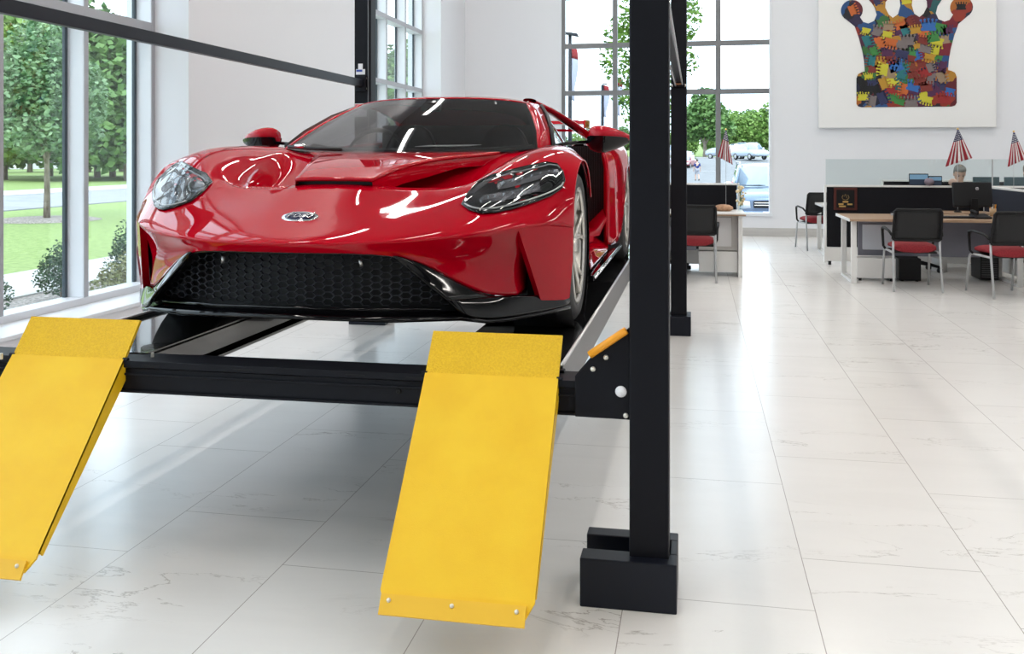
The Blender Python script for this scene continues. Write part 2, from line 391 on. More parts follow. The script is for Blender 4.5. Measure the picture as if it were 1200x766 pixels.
# top rails, left pair and right pair
for side, xa, in ((-1, -2.86), (1, -.14)):
    r = LiftMB().box(xa-.022, xa+.022, 3.275, 7.90, 2.06, 2.125).build('top_rail', M['navy'], bevel=.004)
    for yy in ((7.84, 7.905), (3.275, 3.34)):
        LiftMB().box(xa-.05, xa+.05, yy[0]+.04 if yy[0] > 5 else yy[0], yy[1] if yy[0] > 5 else yy[1]-.04, 2.02, 2.165).build('rail_bracket', M['post'], r, bevel=.003)
for x, z in ((-2.905, 2.135), (-2.825, 2.135), (-2.905, 2.045), (-2.825, 2.045), (-.185, 2.035), (-.095, 2.035)):
    LiftMB().lathe([(0, 7.893), (.013, 7.895), (.015, 7.915)], (x, 0, z), axis='y', n=12).build('rail_bolt', M['bright'], pl_r if x < -1 else pr_r, smooth=True)
cab = LiftMB()
for dx, dz in ((-.03, -.02), (.035, -.01)): cab.tube([(-.14+dx, 3.3, 2.07+dz), (-.14+dx*.8, 7.88, 2.05+dz)], .006, 6)
cab.build('lift_cable', M['steel'], lift)
LiftMB().tube([(-.175, 7.90, 2.075), (-.172, 7.885, 2.052), (-.155, 7.882, 2.045), (-.125, 7.882, 2.045), (-.108, 7.885, 2.052), (-.105, 7.90, 2.075)], .006, 8).build('cable_guide', mat('copper_guide', (.55, .25, .12), .4, .6), pr_r, smooth=True)
# cross beams
ZB = .60; ZR = .72
for yb in (3.17, 7.93):
    b = LiftMB()
    b.prism([(yb, ZB), (yb+.13, ZB), (yb+.13, ZR-.004), (yb-.012, ZR-.004), (yb-.012, ZR-.028), (yb, ZR-.034)], -2.775, -.215, 'x')
    b.box(-2.775, -.215, yb-.008, yb, ZB+.062, ZB+.070).box(-2.775, -.215, yb-.012, yb, ZB, ZB+.008)
    bo = b.build('cross_beam', M['post'], bevel=.002)
    if yb < 4:
        for x in (-1.98, -1.62, -1.2, -.98): LiftMB().box(x, x+.07, yb-.0135, yb-.0115, ZB+.100, ZB+.104).build('slot', M['black'], bo)
        LiftMB().lathe([(0, yb-.004), (.008, yb-.004), (.010, yb)], (-1.01, 0, ZB+.05), axis='y', n=12).build('plug', M['black'], bo)
        for x, y in ((-1.985, 3.215), (-2.53, 3.10)):
            LiftMB().tube([(x, y+.02, ZR-.01), (x, y+.02, ZR+.012)], .006, 8).build('bolt', M['bright'], bo)
# end brackets with the orange release handles
for s in (1, -1):
    def X(x): return x if s > 0 else 2*-1.497-x
    pts = [(-.395, .60), (-.21, .598), (-.21, .905), (-.345, .795), (-.395, .735)]
    e = LiftMB().prism([(X(a), b) for a, b in pts], 3.148, 3.165, 'y').build('end_bracket', M['post'], bevel=.003)
    LiftMB().tube([(X(-.345), 3.14, .808), (X(-.225), 3.14, .893)], .016, 12, flat=.8).build('release_handle', M['orange'], e, smooth=True)
    for x, z in ((-.335, .760), (-.292, .800)):
        LiftMB().lathe([(0, 3.139), (.007, 3.140), (.009, 3.148)], (X(x), 0, z), axis='y', n=12).build('bolt', M['bright'], e, smooth=True)
    LiftMB().lathe([(0, 3.138), (.016, 3.139), (.019, 3.148)], (X(-.243), 0, .690), axis='y', n=16).build('sheave_cap', lab, e, smooth=True)
    LiftMB().lathe([(0, 3.139), (.007, 3.140), (.009, 3.148)], (X(-.227), 0, .612), axis='y', n=12).build('bolt', M['bright'], e, smooth=True)
# runways
def runway(x0, x1, outer):
    r = LiftMB(); r.box(x0, x1, 3.28, 8.02, ZR-.014, ZR)
    inner = x1 if outer == x0 else x0; si = 1 if inner == x1 else -1
    r.box(min(inner, inner-si*.02), max(inner, inner-si*.02), 3.30, 8.0, ZB+.012, ZR-.014)
    r.box(min(inner-si*.02, inner+si*.035), max(inner-si*.02, inner+si*.035), 3.30, 8.0, ZB, ZB+.012)
    r.box(min(inner, inner+si*.012), max(inner, inner+si*.012), 3.30, 8.0, ZR-.020, ZR-.010)
    o = r.build('runway', M['runway'])
    so = 1 if outer == x1 else -1
    g = LiftMB().box(min(outer, outer+so*.012), max(outer, outer+so*.012), 3.29, 8.02, ZB, ZR+.012)
    g.build('side_rail', M['alu'], o, bevel=.002)
    LiftMB().tube([(outer+so*.006, 3.29, ZR+.014), (outer+so*.006, 8.02, ZR+.014)], .007, 10).build('rolled_edge', M['steel'], o, smooth=True)
    LiftMB().box(min(outer-so*.04, outer+so*.02), max(outer-so*.04, outer+so*.02), 3.262, 3.295, ZR-.03, ZR+.006).build('end_clip', M['post'], o, bevel=.003)
runway(-.915, -.466, -.466); runway(-2.505, -2.035, -2.505)
# approach ramps hanging from the front beam, their grit-covered heels raised as wheel stops
def ramp(x0, x1):
    hy, hz = 3.158, .722; by, bz = 2.685, .190; ly, lz = 2.642, .137; ty, tz = 3.262, .846
    th = .008
    dirv = Vector((0, by-hy, bz-hz)).normalized(); nrm = Vector((0, dirv.z, -dirv.y)).normalized()
    if nrm.y > 0: nrm = -nrm
    def P(x, y, z, d=0): return (x, y-nrm.y*d, z-nrm.z*d)
    r = LiftMB()
    # plate
    r.hexa([P(x0, hy, hz), P(x1, hy, hz), P(x1, hy, hz, th), P(x0, hy, hz, th), P(x0, by, bz), P(x1, by, bz), P(x1, by, bz, th), P(x0, by, bz, th)])
    c = .022
    r.hexa([P(x0, by, bz), P(x1, by, bz), P(x1, by, bz, th), P(x0, by, bz, th), P(x0+c, ly+.016, lz+.018), P(x1-c, ly+.016, lz+.018), P(x1-c, ly+.016, lz+.018, th), P(x0+c, ly+.016, lz+.018, th)])
    o = r.build('approach_ramp', M['yellow'])
    for x in (x0, x1):      # folded side flanges
        a, b_ = (x, x+.006) if x == x0 else (x-.006, x)
        q = LiftMB().hexa([P(a, hy, hz, .0), P(b_, hy, hz, .0), P(b_, hy+.012, hz-.01, .05), P(a, hy+.012, hz-.01, .05), P(a, by+.01, bz+.012), P(b_, by+.01, bz+.012), P(b_, by+.012, bz+.014, .03), P(a, by+.012, bz+.014, .03)])
        q.build('side_flange', M['yellow'], o)
    LiftMB().hexa([(x0, hy, hz-.006), (x1, hy, hz-.006), (x1, hy+.012, hz-.012), (x0, hy+.012, hz-.012), (x0, ty, tz), (x1, ty, tz), (x1, ty+.012, tz-.006), (x0, ty+.012, tz-.006)]).build('wheel_stop_plate', M['yellow_grit'], o)
    lip = LiftMB().hexa([P(x0+.008, by-.012, bz-.006, -.004), P(x1-.022, by-.012, bz-.006, -.004), P(x1-.022, by-.012, bz-.006, .004), P(x0+.008, by-.012, bz-.006, .004), P(x0+.008, ly, lz, -.004), P(x1-.022, ly, lz, -.004), P(x1-.022, ly, lz, .004), P(x0+.008, ly, lz, .004)]).build('toe_strip', mat('yellow_toe', (.86, .50, .03), .5), o)
    for k in (.06, .5, .94):
        x = x0+.008+(x1-x0-.03)*k; p = P(x, by-.022, bz-.020, -.004)
        LiftMB().ball(p, .007, 10, 6).build('screw', M['bright'], lip, smooth=True)
    for x in (x0-.004, x1+.004): LiftMB().tube([(x-.01, hy+.006, hz-.004), (x+.01, hy+.006, hz-.004)], .008, 8).build('hinge_pin', M['post'], o)
ramp(-.912, -.452); ramp(-2.513, -2.053)
# ================================================================ SPORTS CAR
CY = 5.6
car = empty('sports_car', (LC, CY, ZR+.001), 0, 'glossy red mid-engined sports car with twin-lamp nose standing on the black four-post lift', 'car')
def paint_mat():
    m = mat('red_metallic_paint', (.42, .0002, .008), .55, .0, .9, .0)
    bsdf(m).inputs['Coat Roughness'].default_value = .012; bsdf(m).inputs['Coat IOR'].default_value = 1.38
    t = N(m, 'ShaderNodeTexCoord'); n = N(m, 'ShaderNodeTexNoise'); n.inputs['Scale'].default_value = 900; L(m, t.outputs['Object'], n.inputs['Vector'])
    r = N(m, 'ShaderNodeValToRGB'); r.color_ramp.elements[0].color = (.40, .0002, .008, 1); r.color_ramp.elements[1].color = (.45, .0003, .011, 1)
    L(m, n.outputs['Fac'], r.inputs[0]); L(m, r.outputs[0], bsdf(m).inputs['Base Color'])
    return m
RED = paint_mat()
GB = mat('gloss_black', (.003, .003, .004), .05, 0, 0, .38)
MBK = mat('matt_black_trim', (.010, .010, .011), .55)
CARB = mat('satin_black', (.015, .015, .017), .3)
TINT = glass_mat('tinted_windscreen', (.46, .46, .47), .05)
LENS = glass_mat('clear_lamp_lens', (.88, .90, .92), .05)
CHR = mat('chrome', (.8, .8, .82), .12, 1)
RIM = mat('satin_silver_wheel', (.55, .53, .49), .28, .85)
class CarMB(MB):
    def build(s, name, m, parent=None, **k):
        s.v = [(x, y-CY, z-ZR-.001) for x, y, z in s.v]; return super().build(name, m, parent or car, **k)
def crease(o, fn):
    me = o.data; a = me.attributes.new('crease_edge', 'FLOAT', 'EDGE')
    for e in me.edges:
        p, q = (me.vertices[i].co for i in e.vertices)
        a.data[e.index].value = fn((p.x, p.y+CY, p.z+ZR+.001), (q.x, q.y+CY, q.z+ZR+.001))
# ---- nose, bonnet and front wings: half sections (s, Y, z) from the centre line outwards
ROWS = [
 [(0,3.235,1.116),(.165,3.245,1.116),(.28,3.262,1.115),(.40,3.335,1.102),(.50,3.42,1.062),(.60,3.49,.985),(.70,3.575,.926),(.79,3.68,.918),(.80,3.80,.915),(.79,3.98,.91)],
 [(0,3.212,1.133),(.165,3.225,1.133),(.28,3.25,1.133),(.40,3.32,1.128),(.51,3.43,1.100),(.61,3.53,1.060),(.69,3.615,1.050),(.755,3.67,1.050),(.80,3.80,1.06),(.79,3.98,1.06)],
 [(0,3.20,1.150),(.165,3.213,1.150),(.28,3.243,1.151),(.41,3.295,1.154),(.54,3.37,1.160),(.68,3.475,1.171),(.79,3.595,1.183),(.885,3.735,1.193),(.945,3.825,1.197),(.985,3.898,1.168)],
 [(0,3.235,1.168),(.165,3.247,1.169),(.28,3.275,1.170),(.41,3.325,1.174),(.545,3.40,1.181),(.685,3.505,1.193),(.795,3.625,1.205),(.885,3.755,1.216),(.942,3.845,1.220),(.984,3.912,1.205)],
 [(0,3.43,1.226),(.165,3.44,1.226),(.28,3.46,1.227),(.42,3.50,1.230),(.56,3.56,1.240),(.69,3.64,1.252),(.80,3.75,1.266),(.878,3.85,1.282),(.935,3.925,1.295),(.981,3.955,1.285)],
 [(0,3.755,1.343),(.165,3.755,1.341),(.25,3.82,1.328),(.42,3.87,1.324),(.56,3.85,1.340),(.68,3.88,1.378),(.79,3.95,1.402),(.868,4.01,1.402),(.930,4.06,1.39),(.980,4.045,1.375)],
 [(0,3.80,1.285),(.165,3.80,1.285),(.25,3.832,1.245),(.46,3.885,1.240),(.555,3.93,1.350),(.675,4.01,1.432),(.785,4.10,1.466),(.865,4.15,1.466),(.930,4.18,1.452),(.982,4.165,1.435)],
 [(0,4.15,1.30),(.20,4.15,1.28),(.32,4.18,1.235),(.525,4.23,1.250),(.612,4.27,1.422),(.69,4.29,1.478),(.79,4.31,1.506),(.870,4.32,1.502),(.934,4.32,1.482),(.984,4.31,1.452)],
 [(0,4.40,1.38),(.26,4.42,1.37),(.41,4.50,1.345),(.580,4.55,1.368),(.655,4.58,1.468),(.72,4.60,1.500),(.80,4.58,1.516),(.868,4.56,1.510),(.930,4.53,1.482),(.984,4.49,1.400)],
 [(0,4.62,1.470),(.30,4.65,1.470),(.45,4.72,1.474),(.56,4.78,1.483),(.69,4.86,1.500),(.75,4.87,1.510),(.81,4.86,1.512),(.86,4.82,1.500),(.915,4.76,1.455),(.972,4.68,1.26)],
]
def full(row): return [(-s, y, z) for s, y, z in reversed(row[1:])]+list(row)
body = CarMB().grid([full(r) for r in ROWS]).build('front_bodywork', RED, smooth=True)
NC = 19
def creaser(o):
    me = o.data; a = me.attributes.new('crease_edge', 'FLOAT', 'EDGE')
    for e in me.edges:
        i, j = sorted(e.vertices); ri, ci = divmod(i, NC); rj, cj = divmod(j, NC); c = 0
        k = abs(ci-9); k2 = abs(cj-9)
        if ri == rj:
            if ri == 2: c = .75
            if ri == 5 and max(k, k2) <= 4: c = 1.0 if max(k, k2) <= 3 else .6
            if ri == 6 and max(k, k2) <= 3: c = .8
            if ri in (0, 9): c = 1
        else:
            if k == 4 and ri in (5, 6, 7, 8): c = .75
            if k == 3 and ri in (6, 7): c = .5
            if k == 9: c = 1
            if k == 7 and ri in (0, 1): c = .5
        a.data[e.index].value = c
creaser(body)
q = body.modifiers.new('sub', 'SUBSURF'); q.levels = 3; q.render_levels = 3
q = body.modifiers.new('solid', 'SOLIDIFY'); q.thickness = .006; q.offset = 0
dg = bpy.context.evaluated_depsgraph_get(); be = body.evaluated_get(dg).to_mesh()
bvh = BVHTree.FromPolygons([v.co.copy() for v in be.vertices], [tuple(p.vertices) for p in be.polygons])
def toworld(p): return (p.x, p.y+CY, p.z+ZR+.001)
def snap(p, off, d=Vector((.25, -.75, .62))):
    """nearest point of the bodywork to world-frame point (s, Y, z), lifted by off along the outside normal"""
    q, n, i, dist = bvh.find_nearest(Vector((p[0], p[1]-CY, p[2]-ZR-.001)))
    if n.dot(Vector((d.x if p[0] > 0 else -d.x, d.y, d.z))) < 0: n = -n
    q = q+n*off
    return toworld(q)
LAMP = [(0.5795,3.6443,1.2709),(0.5781,3.7353,1.3039),(0.5952,3.8444,1.3453),(0.6487,3.8973,1.3761),(0.7215,3.9332,1.3970),(0.7848,3.9864,1.4144),(0.8475,4.0530,1.4284),(0.8888,4.0733,1.4209),(0.9191,4.0423,1.3886),(0.9323,3.9989,1.3534),(0.9248,3.9492,1.3228),(0.8922,3.8797,1.2970),(0.8370,3.7868,1.2730),(0.7690,3.6865,1.2505),(0.7135,3.6250,1.2401),(0.6696,3.5944,1.2381),(0.6207,3.6011,1.2503)]
LAMP_LOW = [0, 16, 15, 14, 13, 12, 11, 10, 9]; LAMP_UP = [0, 1, 2, 3, 4, 5, 6, 7, 8]
def inward(outline, k):
    c = [sum(p[i] for p in outline)/len(outline) for i in range(3)]
    return [tuple(c[i]+(p[i]-c[i])*k for i in range(3)) for p in outline]
def patch(outline, off, ks=(1, .94, .8, .62, .42, .22, .05), offs=None):
    return [[snap(p, off if not offs else offs(k)) for p in inward(outline, k)] for k in ks]
def lamp(sg):
    ol = [(sg*s, y, z) for s, y, z in LAMP]
    h = CarMB().grid(patch(ol, .0065), wrap=True).build('headlight', GB, smooth=True)
    # slim frame around the lamp
    CarMB().grid([[snap(p, .006) for p in inward(ol, 1.025)], [snap(p, .013) for p in inward(ol, 1.0)], [snap(p, .008) for p in inward(ol, .965)]], wrap=True).build('lamp_frame', GB, h, smooth=True)
    # two LED blocks, one above the other, and the light guide along the lower edge
    def at(u, v, off):      # u along the lamp (0 inner tip .. 1 outer end), v across (0 lower .. 1 upper)
        n = len(LT)-1
        a = LB[0]; 
        iu = u*n; i = min(int(iu), n-1); f_ = iu-i
        lo = [LB[i][k]*(1-f_)+LB[i+1][k]*f_ for k in range(3)]; up = [LT[i][k]*(1-f_)+LT[i+1][k]*f_ for k in range(3)]
        p = [lo[k]*(1-v)+up[k]*v for k in range(3)]
        return snap((sg*p[0], p[1], p[2]), off)
    def block(u0, u1, v0, v1, off, m, name, nn=8, par=h):
        g = [[at(u0+(u1-u0)*i/nn, v0+(v1-v0)*j/3, .007 if (i in (0, nn) or j in (0, 3)) else off) for i in range(nn+1)] for j in range(4)]
        return CarMB().grid(g).build(name, m, par, smooth=False)
    dk = mat('dark_lamp_block', (.09, .09, .10), .25, .7)
    gl = mat('led_module', (.30, .31, .33), .2, .8)
    for (u0, u1, v0, v1) in ((.40, .88, .56, .80), (.22, .68, .24, .50)):
        b_ = block(u0, u1, v0, v1, .016, dk, 'led_block')
        for k in range(7):
            uu = u0+.02+(u1-u0-.04)*k/7
            block(uu, uu+(u1-u0)*.09, v0+.06, v1-.06, .021, gl, 'led_module', 2, b_)
    CarMB().tube([at(.04+.9*i/16, .07, .012) for i in range(17)], .0035, 6).build('light_guide', mat('light_guide', (.45, .45, .46), .3, .5), h, smooth=True)
    CarMB().tube([at(.30+.62*i/12, .90, .012) for i in range(13)], .003, 6).build('light_guide', mat('light_guide_b', (.3, .3, .32), .3, .5), h, smooth=True)
    CarMB().grid(patch(ol, .012, offs=lambda k: .010+.022*(1-k*k)), wrap=True).build('lens', LENS, h, smooth=True)
    return h
if len(LAMP) > 3:
    LB = [LAMP[i] for i in LAMP_LOW]; LT = [LAMP[i] for i in LAMP_UP]
    for sg in (1, -1): lamp(sg)
# ---- bonnet centre with the air outlet in front of it
HP = [[(0,3.755,1.364),(.10,3.757,1.364),(.172,3.76,1.361)],[(0,3.86,1.392),(.11,3.862,1.392),(.188,3.866,1.387)],[(0,4.0,1.420),(.13,4.0,1.420),(.225,4.005,1.413)],[(0,4.2,1.447),(.17,4.2,1.447),(.285,4.21,1.440)],[(0,4.4,1.465),(.21,4.41,1.464),(.36,4.43,1.456)],[(0,4.56,1.474),(.26,4.585,1.472),(.46,4.64,1.466)],[(0,4.64,1.476),(.30,4.665,1.475),(.56,4.775,1.486)]]
hp = CarMB().grid([full(r) for r in HP]).build('bonnet_panel', RED, smooth=True, subsurf=2)
a = hp.data.attributes.new('crease_edge', 'FLOAT', 'EDGE')
for e in hp.data.edges: a.data[e.index].value = 1.0 if all((v % 5 in (0, 4)) or v < 5 for v in e.vertices) else 0
q = hp.modifiers.new('solid', 'SOLIDIFY'); q.thickness = .012; q.offset = 0
sk = CarMB()
for sg in (1, -1):
    edge = [r[2] for r in HP]
    sk.grid([[(sg*(s-.004), y, z-.004) for s, y, z in edge], [(sg*(s+.004), y, z-.05-.02*(i < 4)) for i, (s, y, z) in enumerate(edge)]])
sk.build('bonnet_panel_flank', RED, hp, smooth=True)
CarMB().box(-.168, .168, 3.79, 3.83, 1.28, 1.362).build('air_outlet', MBK)
CarMB().grid([[(-.17, 3.752, 1.344), (0, 3.752, 1.345), (.17, 3.752, 1.344)], [(-.165, 3.80, 1.335), (0, 3.80, 1.335), (.165, 3.80, 1.335)]]).build('outlet_lip', MBK)
# creases of panel joints
for sg in (1, -1):
    CarMB().tube([snap((sg*s, y, z), .0008) for s, y, z in [(.74, 3.93, 1.40), (.76, 4.1, 1.46), (.77, 4.3, 1.50), (.785, 4.5, 1.515), (.80, 4.7, 1.515), (.80, 4.85, 1.515)]], .0022, 5).build('panel_gap', MBK)
# ---- badge
bz = snap((0, 3.415, 1.222), .002)
bd = CarMB().ball((0, 0, 0), 1, 28, 6, (.073, .032, .006)).v
badge = MB().ball((0, 0, 0), 1, 32, 8, (.074, .034, .006)).build('oval_badge', CHR, car, smooth=True, loc=(0, bz[1]-CY, bz[2]-ZR+.009), rot=(math.radians(33), 0, 0))
MB().ball((0, 0, .002), 1, 32, 8, (.064, .027, .006)).build('badge_field', mat('dark_blue_enamel', (.008, .014, .06), .12, 0, 1), badge, smooth=True)
text_mesh('Ford', .050, CHR, 'badge_lettering', badge, (0, 0, .0085), (0, 0, 0), .001, 1.05, .35)
CarMB().ball((-.002, 3.395, bz[2]-.018), .006, 10, 6).build('camera_knob', lab, smooth=True)

# ---- lower nose: gloss black mouth frame, splitter, grille
OUT = [(.40,3.325,1.103),(.50,3.408,1.062),(.60,3.478,.985),(.70,3.565,.926),(.79,3.672,.918)]
INN = [(.40,3.335,1.094),(.455,3.355,1.045),(.52,3.375,.985),(.585,3.40,.93),(.625,3.425,.885)]
LOW = [(.63,3.42,.872),(.71,3.50,.850),(.78,3.60,.845),(.89,3.77,.847),(.970,3.90,.852)]
for sg in (1, -1):
    g = CarMB()
    g.grid([[(sg*s, y, z) for s, y, z in OUT[:4]], [(sg*(a[0]*.5+b[0]*.5), (a[1]+b[1])/2-.010, (a[2]+b[2])/2) for a, b in zip(OUT[:4], INN[:4])], [(sg*s, y, z) for s, y, z in INN[:4]]])
    g.grid([[(sg*s, y, z) for s, y, z in ((.585,3.40,.93), (.70,3.565,.926), (.79,3.672,.918), (.86,3.77,.905), (.965,3.905,.885))],
            [(sg*s, y, z) for s, y, z in ((.61,3.408,.905), (.705,3.53,.89), (.785,3.635,.885), (.88,3.77,.875), (.967,3.903,.872))],
            [(sg*s, y, z) for s, y, z in LOW]])
    o = g.build('nose_corner', GB, smooth=True, merge=True)
    q = o.modifiers.new('s', 'SUBSURF'); q.levels = q.render_levels = 2
    q = o.modifiers.new('t', 'SOLIDIFY'); q.thickness = .01; q.offset = 0
    # wing-side blade in front of the wheel
    tp = [(.805,3.625,1.178), (.985,3.900,1.165)]; bt = [(.872,3.762,.888), (.968,3.900,.874)]
    mid = [(.842,3.690,1.03), (.982,3.893,1.03)]
    og = [[(.805, 3.625, 1.180), (.90, 3.750, 1.186), (.985, 3.898, 1.168)], [(.838, 3.692, 1.04), (.918, 3.785, 1.04), (.984, 3.892, 1.04)], [(.872, 3.762, .888), (.925, 3.828, .880), (.968, 3.900, .874)]]
    g = CarMB()
    ou = [[(sg*p[0], p[1], p[2]) for p in r] for r in og]; iu = [[(sg*(p[0]-.022), p[1]+.018, p[2]) for p in r] for r in og]
    g.grid(ou); g.grid(iu)
    ring = lambda G: [G[0][0], G[0][1], G[0][2], G[1][2], G[2][2], G[2][1], G[2][0], G[1][0]]
    g.grid([ring(ou), ring(iu)], wrap=True)
    o = sharp(g.build('wing_blade', RED, merge=True))
    CarMB().box(*sorted((sg*.80, sg*.90)), 3.86, 3.90, .89, 1.17).build('vent_back', MBK)
sp = [(0,3.235,.888),(.20,3.245,.885),(.42,3.29,.878),(.63,3.42,.870),(.71,3.50,.848),(.78,3.60,.843),(.89,3.77,.845),(.970,3.90,.850)]
CarMB().grid([full(sp), full([(s, y+.30 if s < .9 else y+.02, z-.004) for s, y, z in sp])]).build('splitter', GB, smooth=True, solid=.014)
CarMB().tube(full([(0,3.262,1.112),(.28,3.285,1.111),(.40,3.345,1.098),(.455,3.362,1.048),(.52,3.385,.988),(.585,3.41,.933),(.622,3.43,.892)]), .007, 8).build('mouth_frame', GB, smooth=True)
CarMB().tube(full([(0,3.262,.912),(.28,3.285,.908),(.56,3.40,.900)]), .006, 8).build('lower_mouth_bar', GB, smooth=True)
hx = CarMB(); R = .0300; HR = .0172
def gy(s): return 3.335+.34*s*s
def gin(s, z):
    if not (.915 < z < 1.105): return False
    w = .42+(1.105-z)*.86
    return abs(s) < min(w, .60)-.01
ha, hh = .0235, .0122
for c in range(-18, 19):
    for r in range(0, 10):
        cs = c*1.5*ha; cz = .922+r*2*hh+(c % 2)*hh
        if not gin(cs, cz): continue
        hxs = [(1, 0), (.5, 1), (-.5, 1), (-1, 0), (-.5, -1), (.5, -1)]
        P0, P1, P2 = ([(cs+a*ha*k, gy(cs+a*ha*k)+dy, cz+b*hh*k) for a, b in hxs] for k, dy in ((1, 0), (.90, -.001), (.90, .012)))
        hx.grid([P0, P1, P2], wrap=True)
hx.build('grille_mesh', mat('grille_black', (.028, .03, .038), .4), smooth=False)
# solid frame netting: diagonal ribs that tie the hexagons together
CarMB().grid([[(s, gy(s)+.10, z) for s in (-.66, -.4, -.2, 0, .2, .4, .66)] for z in (.86, 1.12)]).build('radiator', MBK)
CarMB().grid([[(s, gy(s)-.01+(0 if k == 0 else .12), 1.112) for s in (-.42, -.2, 0, .2, .42)] for k in (0, 1)]).build('mouth_roof', MBK)
for sg in (1, -1):
    CarMB().grid([[(sg*s, y+k*.14, z) for s, y, z in INN] for k in (0, 1)]).build('mouth_side', MBK)
    CarMB().tube([(sg*.27, 3.33, 1.085), (sg*.275, 3.335, 1.06)], .007, 8).build('grille_sensor', M['steel'], smooth=True)

# ---- greenhouse
WS = [[(0,4.60,1.474),(.2,4.615,1.474),(.4,4.67,1.478),(.56,4.74,1.487),(.685,4.82,1.502)],
      [(0,4.84,1.590),(.19,4.85,1.590),(.38,4.895,1.590),(.53,4.97,1.594),(.640,5.05,1.600)],
      [(0,5.08,1.700),(.17,5.09,1.700),(.34,5.13,1.699),(.475,5.20,1.697),(.575,5.28,1.693)],
      [(0,5.34,1.795),(.15,5.345,1.795),(.30,5.375,1.791),(.42,5.43,1.784),(.505,5.50,1.770)]]
ws = CarMB().grid([full(r) for r in WS]).build('windscreen', TINT, smooth=True, subsurf=2)
a = ws.data.attributes.new('crease_edge', 'FLOAT', 'EDGE')
for e in ws.data.edges:
    i, j = e.vertices
    a.data[e.index].value = 1.0 if (i//9 == j//9 and i//9 in (0, 3)) or (i % 9 == j % 9 and i % 9 in (0, 8)) else 0
fr = CarMB()
bor = full(WS[3]); fr.grid([[(s, y+.004, z-.004) for s, y, z in bor], [(s*.94, y-.055, z-.028) for s, y, z in bor]])
for sg in (1, -1):
    fr.grid([[(sg*r[4][0], r[4][1]+.006, r[4][2]-.004) for r in WS], [(sg*(r[4][0]-.025), r[4][1]-.005, r[4][2]-.003) for r in WS]])
fr.grid([[(s, y+.004, z-.002) for s, y, z in full(WS[0])], [(s*.97, y+.05, z+.018) for s, y, z in full(WS[0])]])
fr.build('screen_border', GB, ws, smooth=True)
for sg in (1, -1):
    pil = CarMB().grid([[(sg*.700,4.83,1.503),(sg*.655,5.055,1.602),(sg*.588,5.29,1.697),(sg*.515,5.51,1.775),(sg*.50,5.62,1.79)],
                  [(sg*.735,4.93,1.515),(sg*.700,5.11,1.602),(sg*.635,5.34,1.696),(sg*.565,5.57,1.765),(sg*.545,5.72,1.772)]])
    pil.grid([[(sg*.683,4.815,1.500),(sg*.640,5.045,1.598),(sg*.574,5.275,1.692),(sg*.503,5.495,1.769),(sg*.49,5.62,1.79)],
                  [(sg*.700,4.83,1.503),(sg*.655,5.055,1.602),(sg*.588,5.29,1.697),(sg*.515,5.51,1.775),(sg*.50,5.62,1.79)]])
    pil.build('windscreen_pillar', RED, smooth=True, merge=True, solid=.02)
    sw = CarMB().grid([[(sg*.745,4.95,1.512),(sg*.708,5.13,1.598),(sg*.645,5.37,1.690),(sg*.575,5.60,1.755),(sg*.54,5.85,1.760),(sg*.52,6.2,1.700)],
                  [(sg*.750,4.97,1.502),(sg*.755,5.2,1.500),(sg*.750,5.45,1.500),(sg*.735,5.7,1.500),(sg*.70,5.95,1.500),(sg*.64,6.3,1.500)]])
    sw.build('side_window', TINT, smooth=True, subsurf=1)
    CarMB().tube([(sg*.748,4.95,1.514),(sg*.710,5.13,1.602),(sg*.648,5.37,1.694),(sg*.578,5.60,1.760),(sg*.543,5.85,1.765),(sg*.522,6.2,1.705)], .010, 8).build('window_seal', MBK, smooth=True)
RF = [[(0,5.335,1.796),(.15,5.34,1.796),(.30,5.37,1.792),(.42,5.425,1.785),(.510,5.50,1.772),(.53,5.56,1.765)],
      [(0,5.56,1.826),(.15,5.565,1.825),(.30,5.59,1.819),(.42,5.62,1.808),(.515,5.66,1.782),(.545,5.70,1.768)],
      [(0,5.85,1.828),(.15,5.85,1.827),(.29,5.86,1.820),(.41,5.88,1.806),(.500,5.90,1.775),(.54,5.92,1.755)],
      [(0,6.25,1.790),(.14,6.25,1.789),(.27,6.25,1.782),(.38,6.25,1.767),(.470,6.25,1.735),(.52,6.25,1.70)],
      [(0,6.8,1.69),(.13,6.8,1.69),(.25,6.8,1.682),(.35,6.8,1.665),(.43,6.8,1.63),(.48,6.8,1.58)],
      [(0,7.4,1.57),(.12,7.4,1.57),(.22,7.4,1.565),(.31,7.4,1.55),(.38,7.4,1.53),(.42,7.4,1.50)]]
rf = CarMB().grid([full(r) for r in RF]).build('roof', RED, smooth=True, subsurf=2)
rf.modifiers.new('t', 'SOLIDIFY').thickness = .01
# flying buttresses, rear wing
for sg in (1, -1):
    bt = CarMB()
    st_ = [(.475,5.78,1.800,.10,.035),(.53,6.2,1.765,.11,.03),(.60,6.6,1.700,.12,.03),(.68,7.0,1.620,.13,.03),(.76,7.35,1.555,.15,.03)]
    rows = []
    for s, y, z, w, h in st_:
        rows.append([(sg*(s-w/2), y, z+h*.2), (sg*(s-w/4), y, z+h/2), (sg*(s+w/4), y, z+h/2-.004), (sg*(s+w/2), y, z), (sg*(s+w/4), y, z-h/2-.01), (sg*(s-w/4), y, z-h/2)])
    bt.grid(rows, wrap=True).build('flying_buttress', RED, smooth=True, subsurf=1)
wg = CarMB(); prof = [(7.55,1.715),(7.62,1.742),(7.75,1.752),(7.90,1.748),(7.90,1.740),(7.75,1.728),(7.62,1.708)]
wg.prism(prof, -.60, .60, 'x')
w_ = wg.build('rear_wing', RED, bevel=.004)
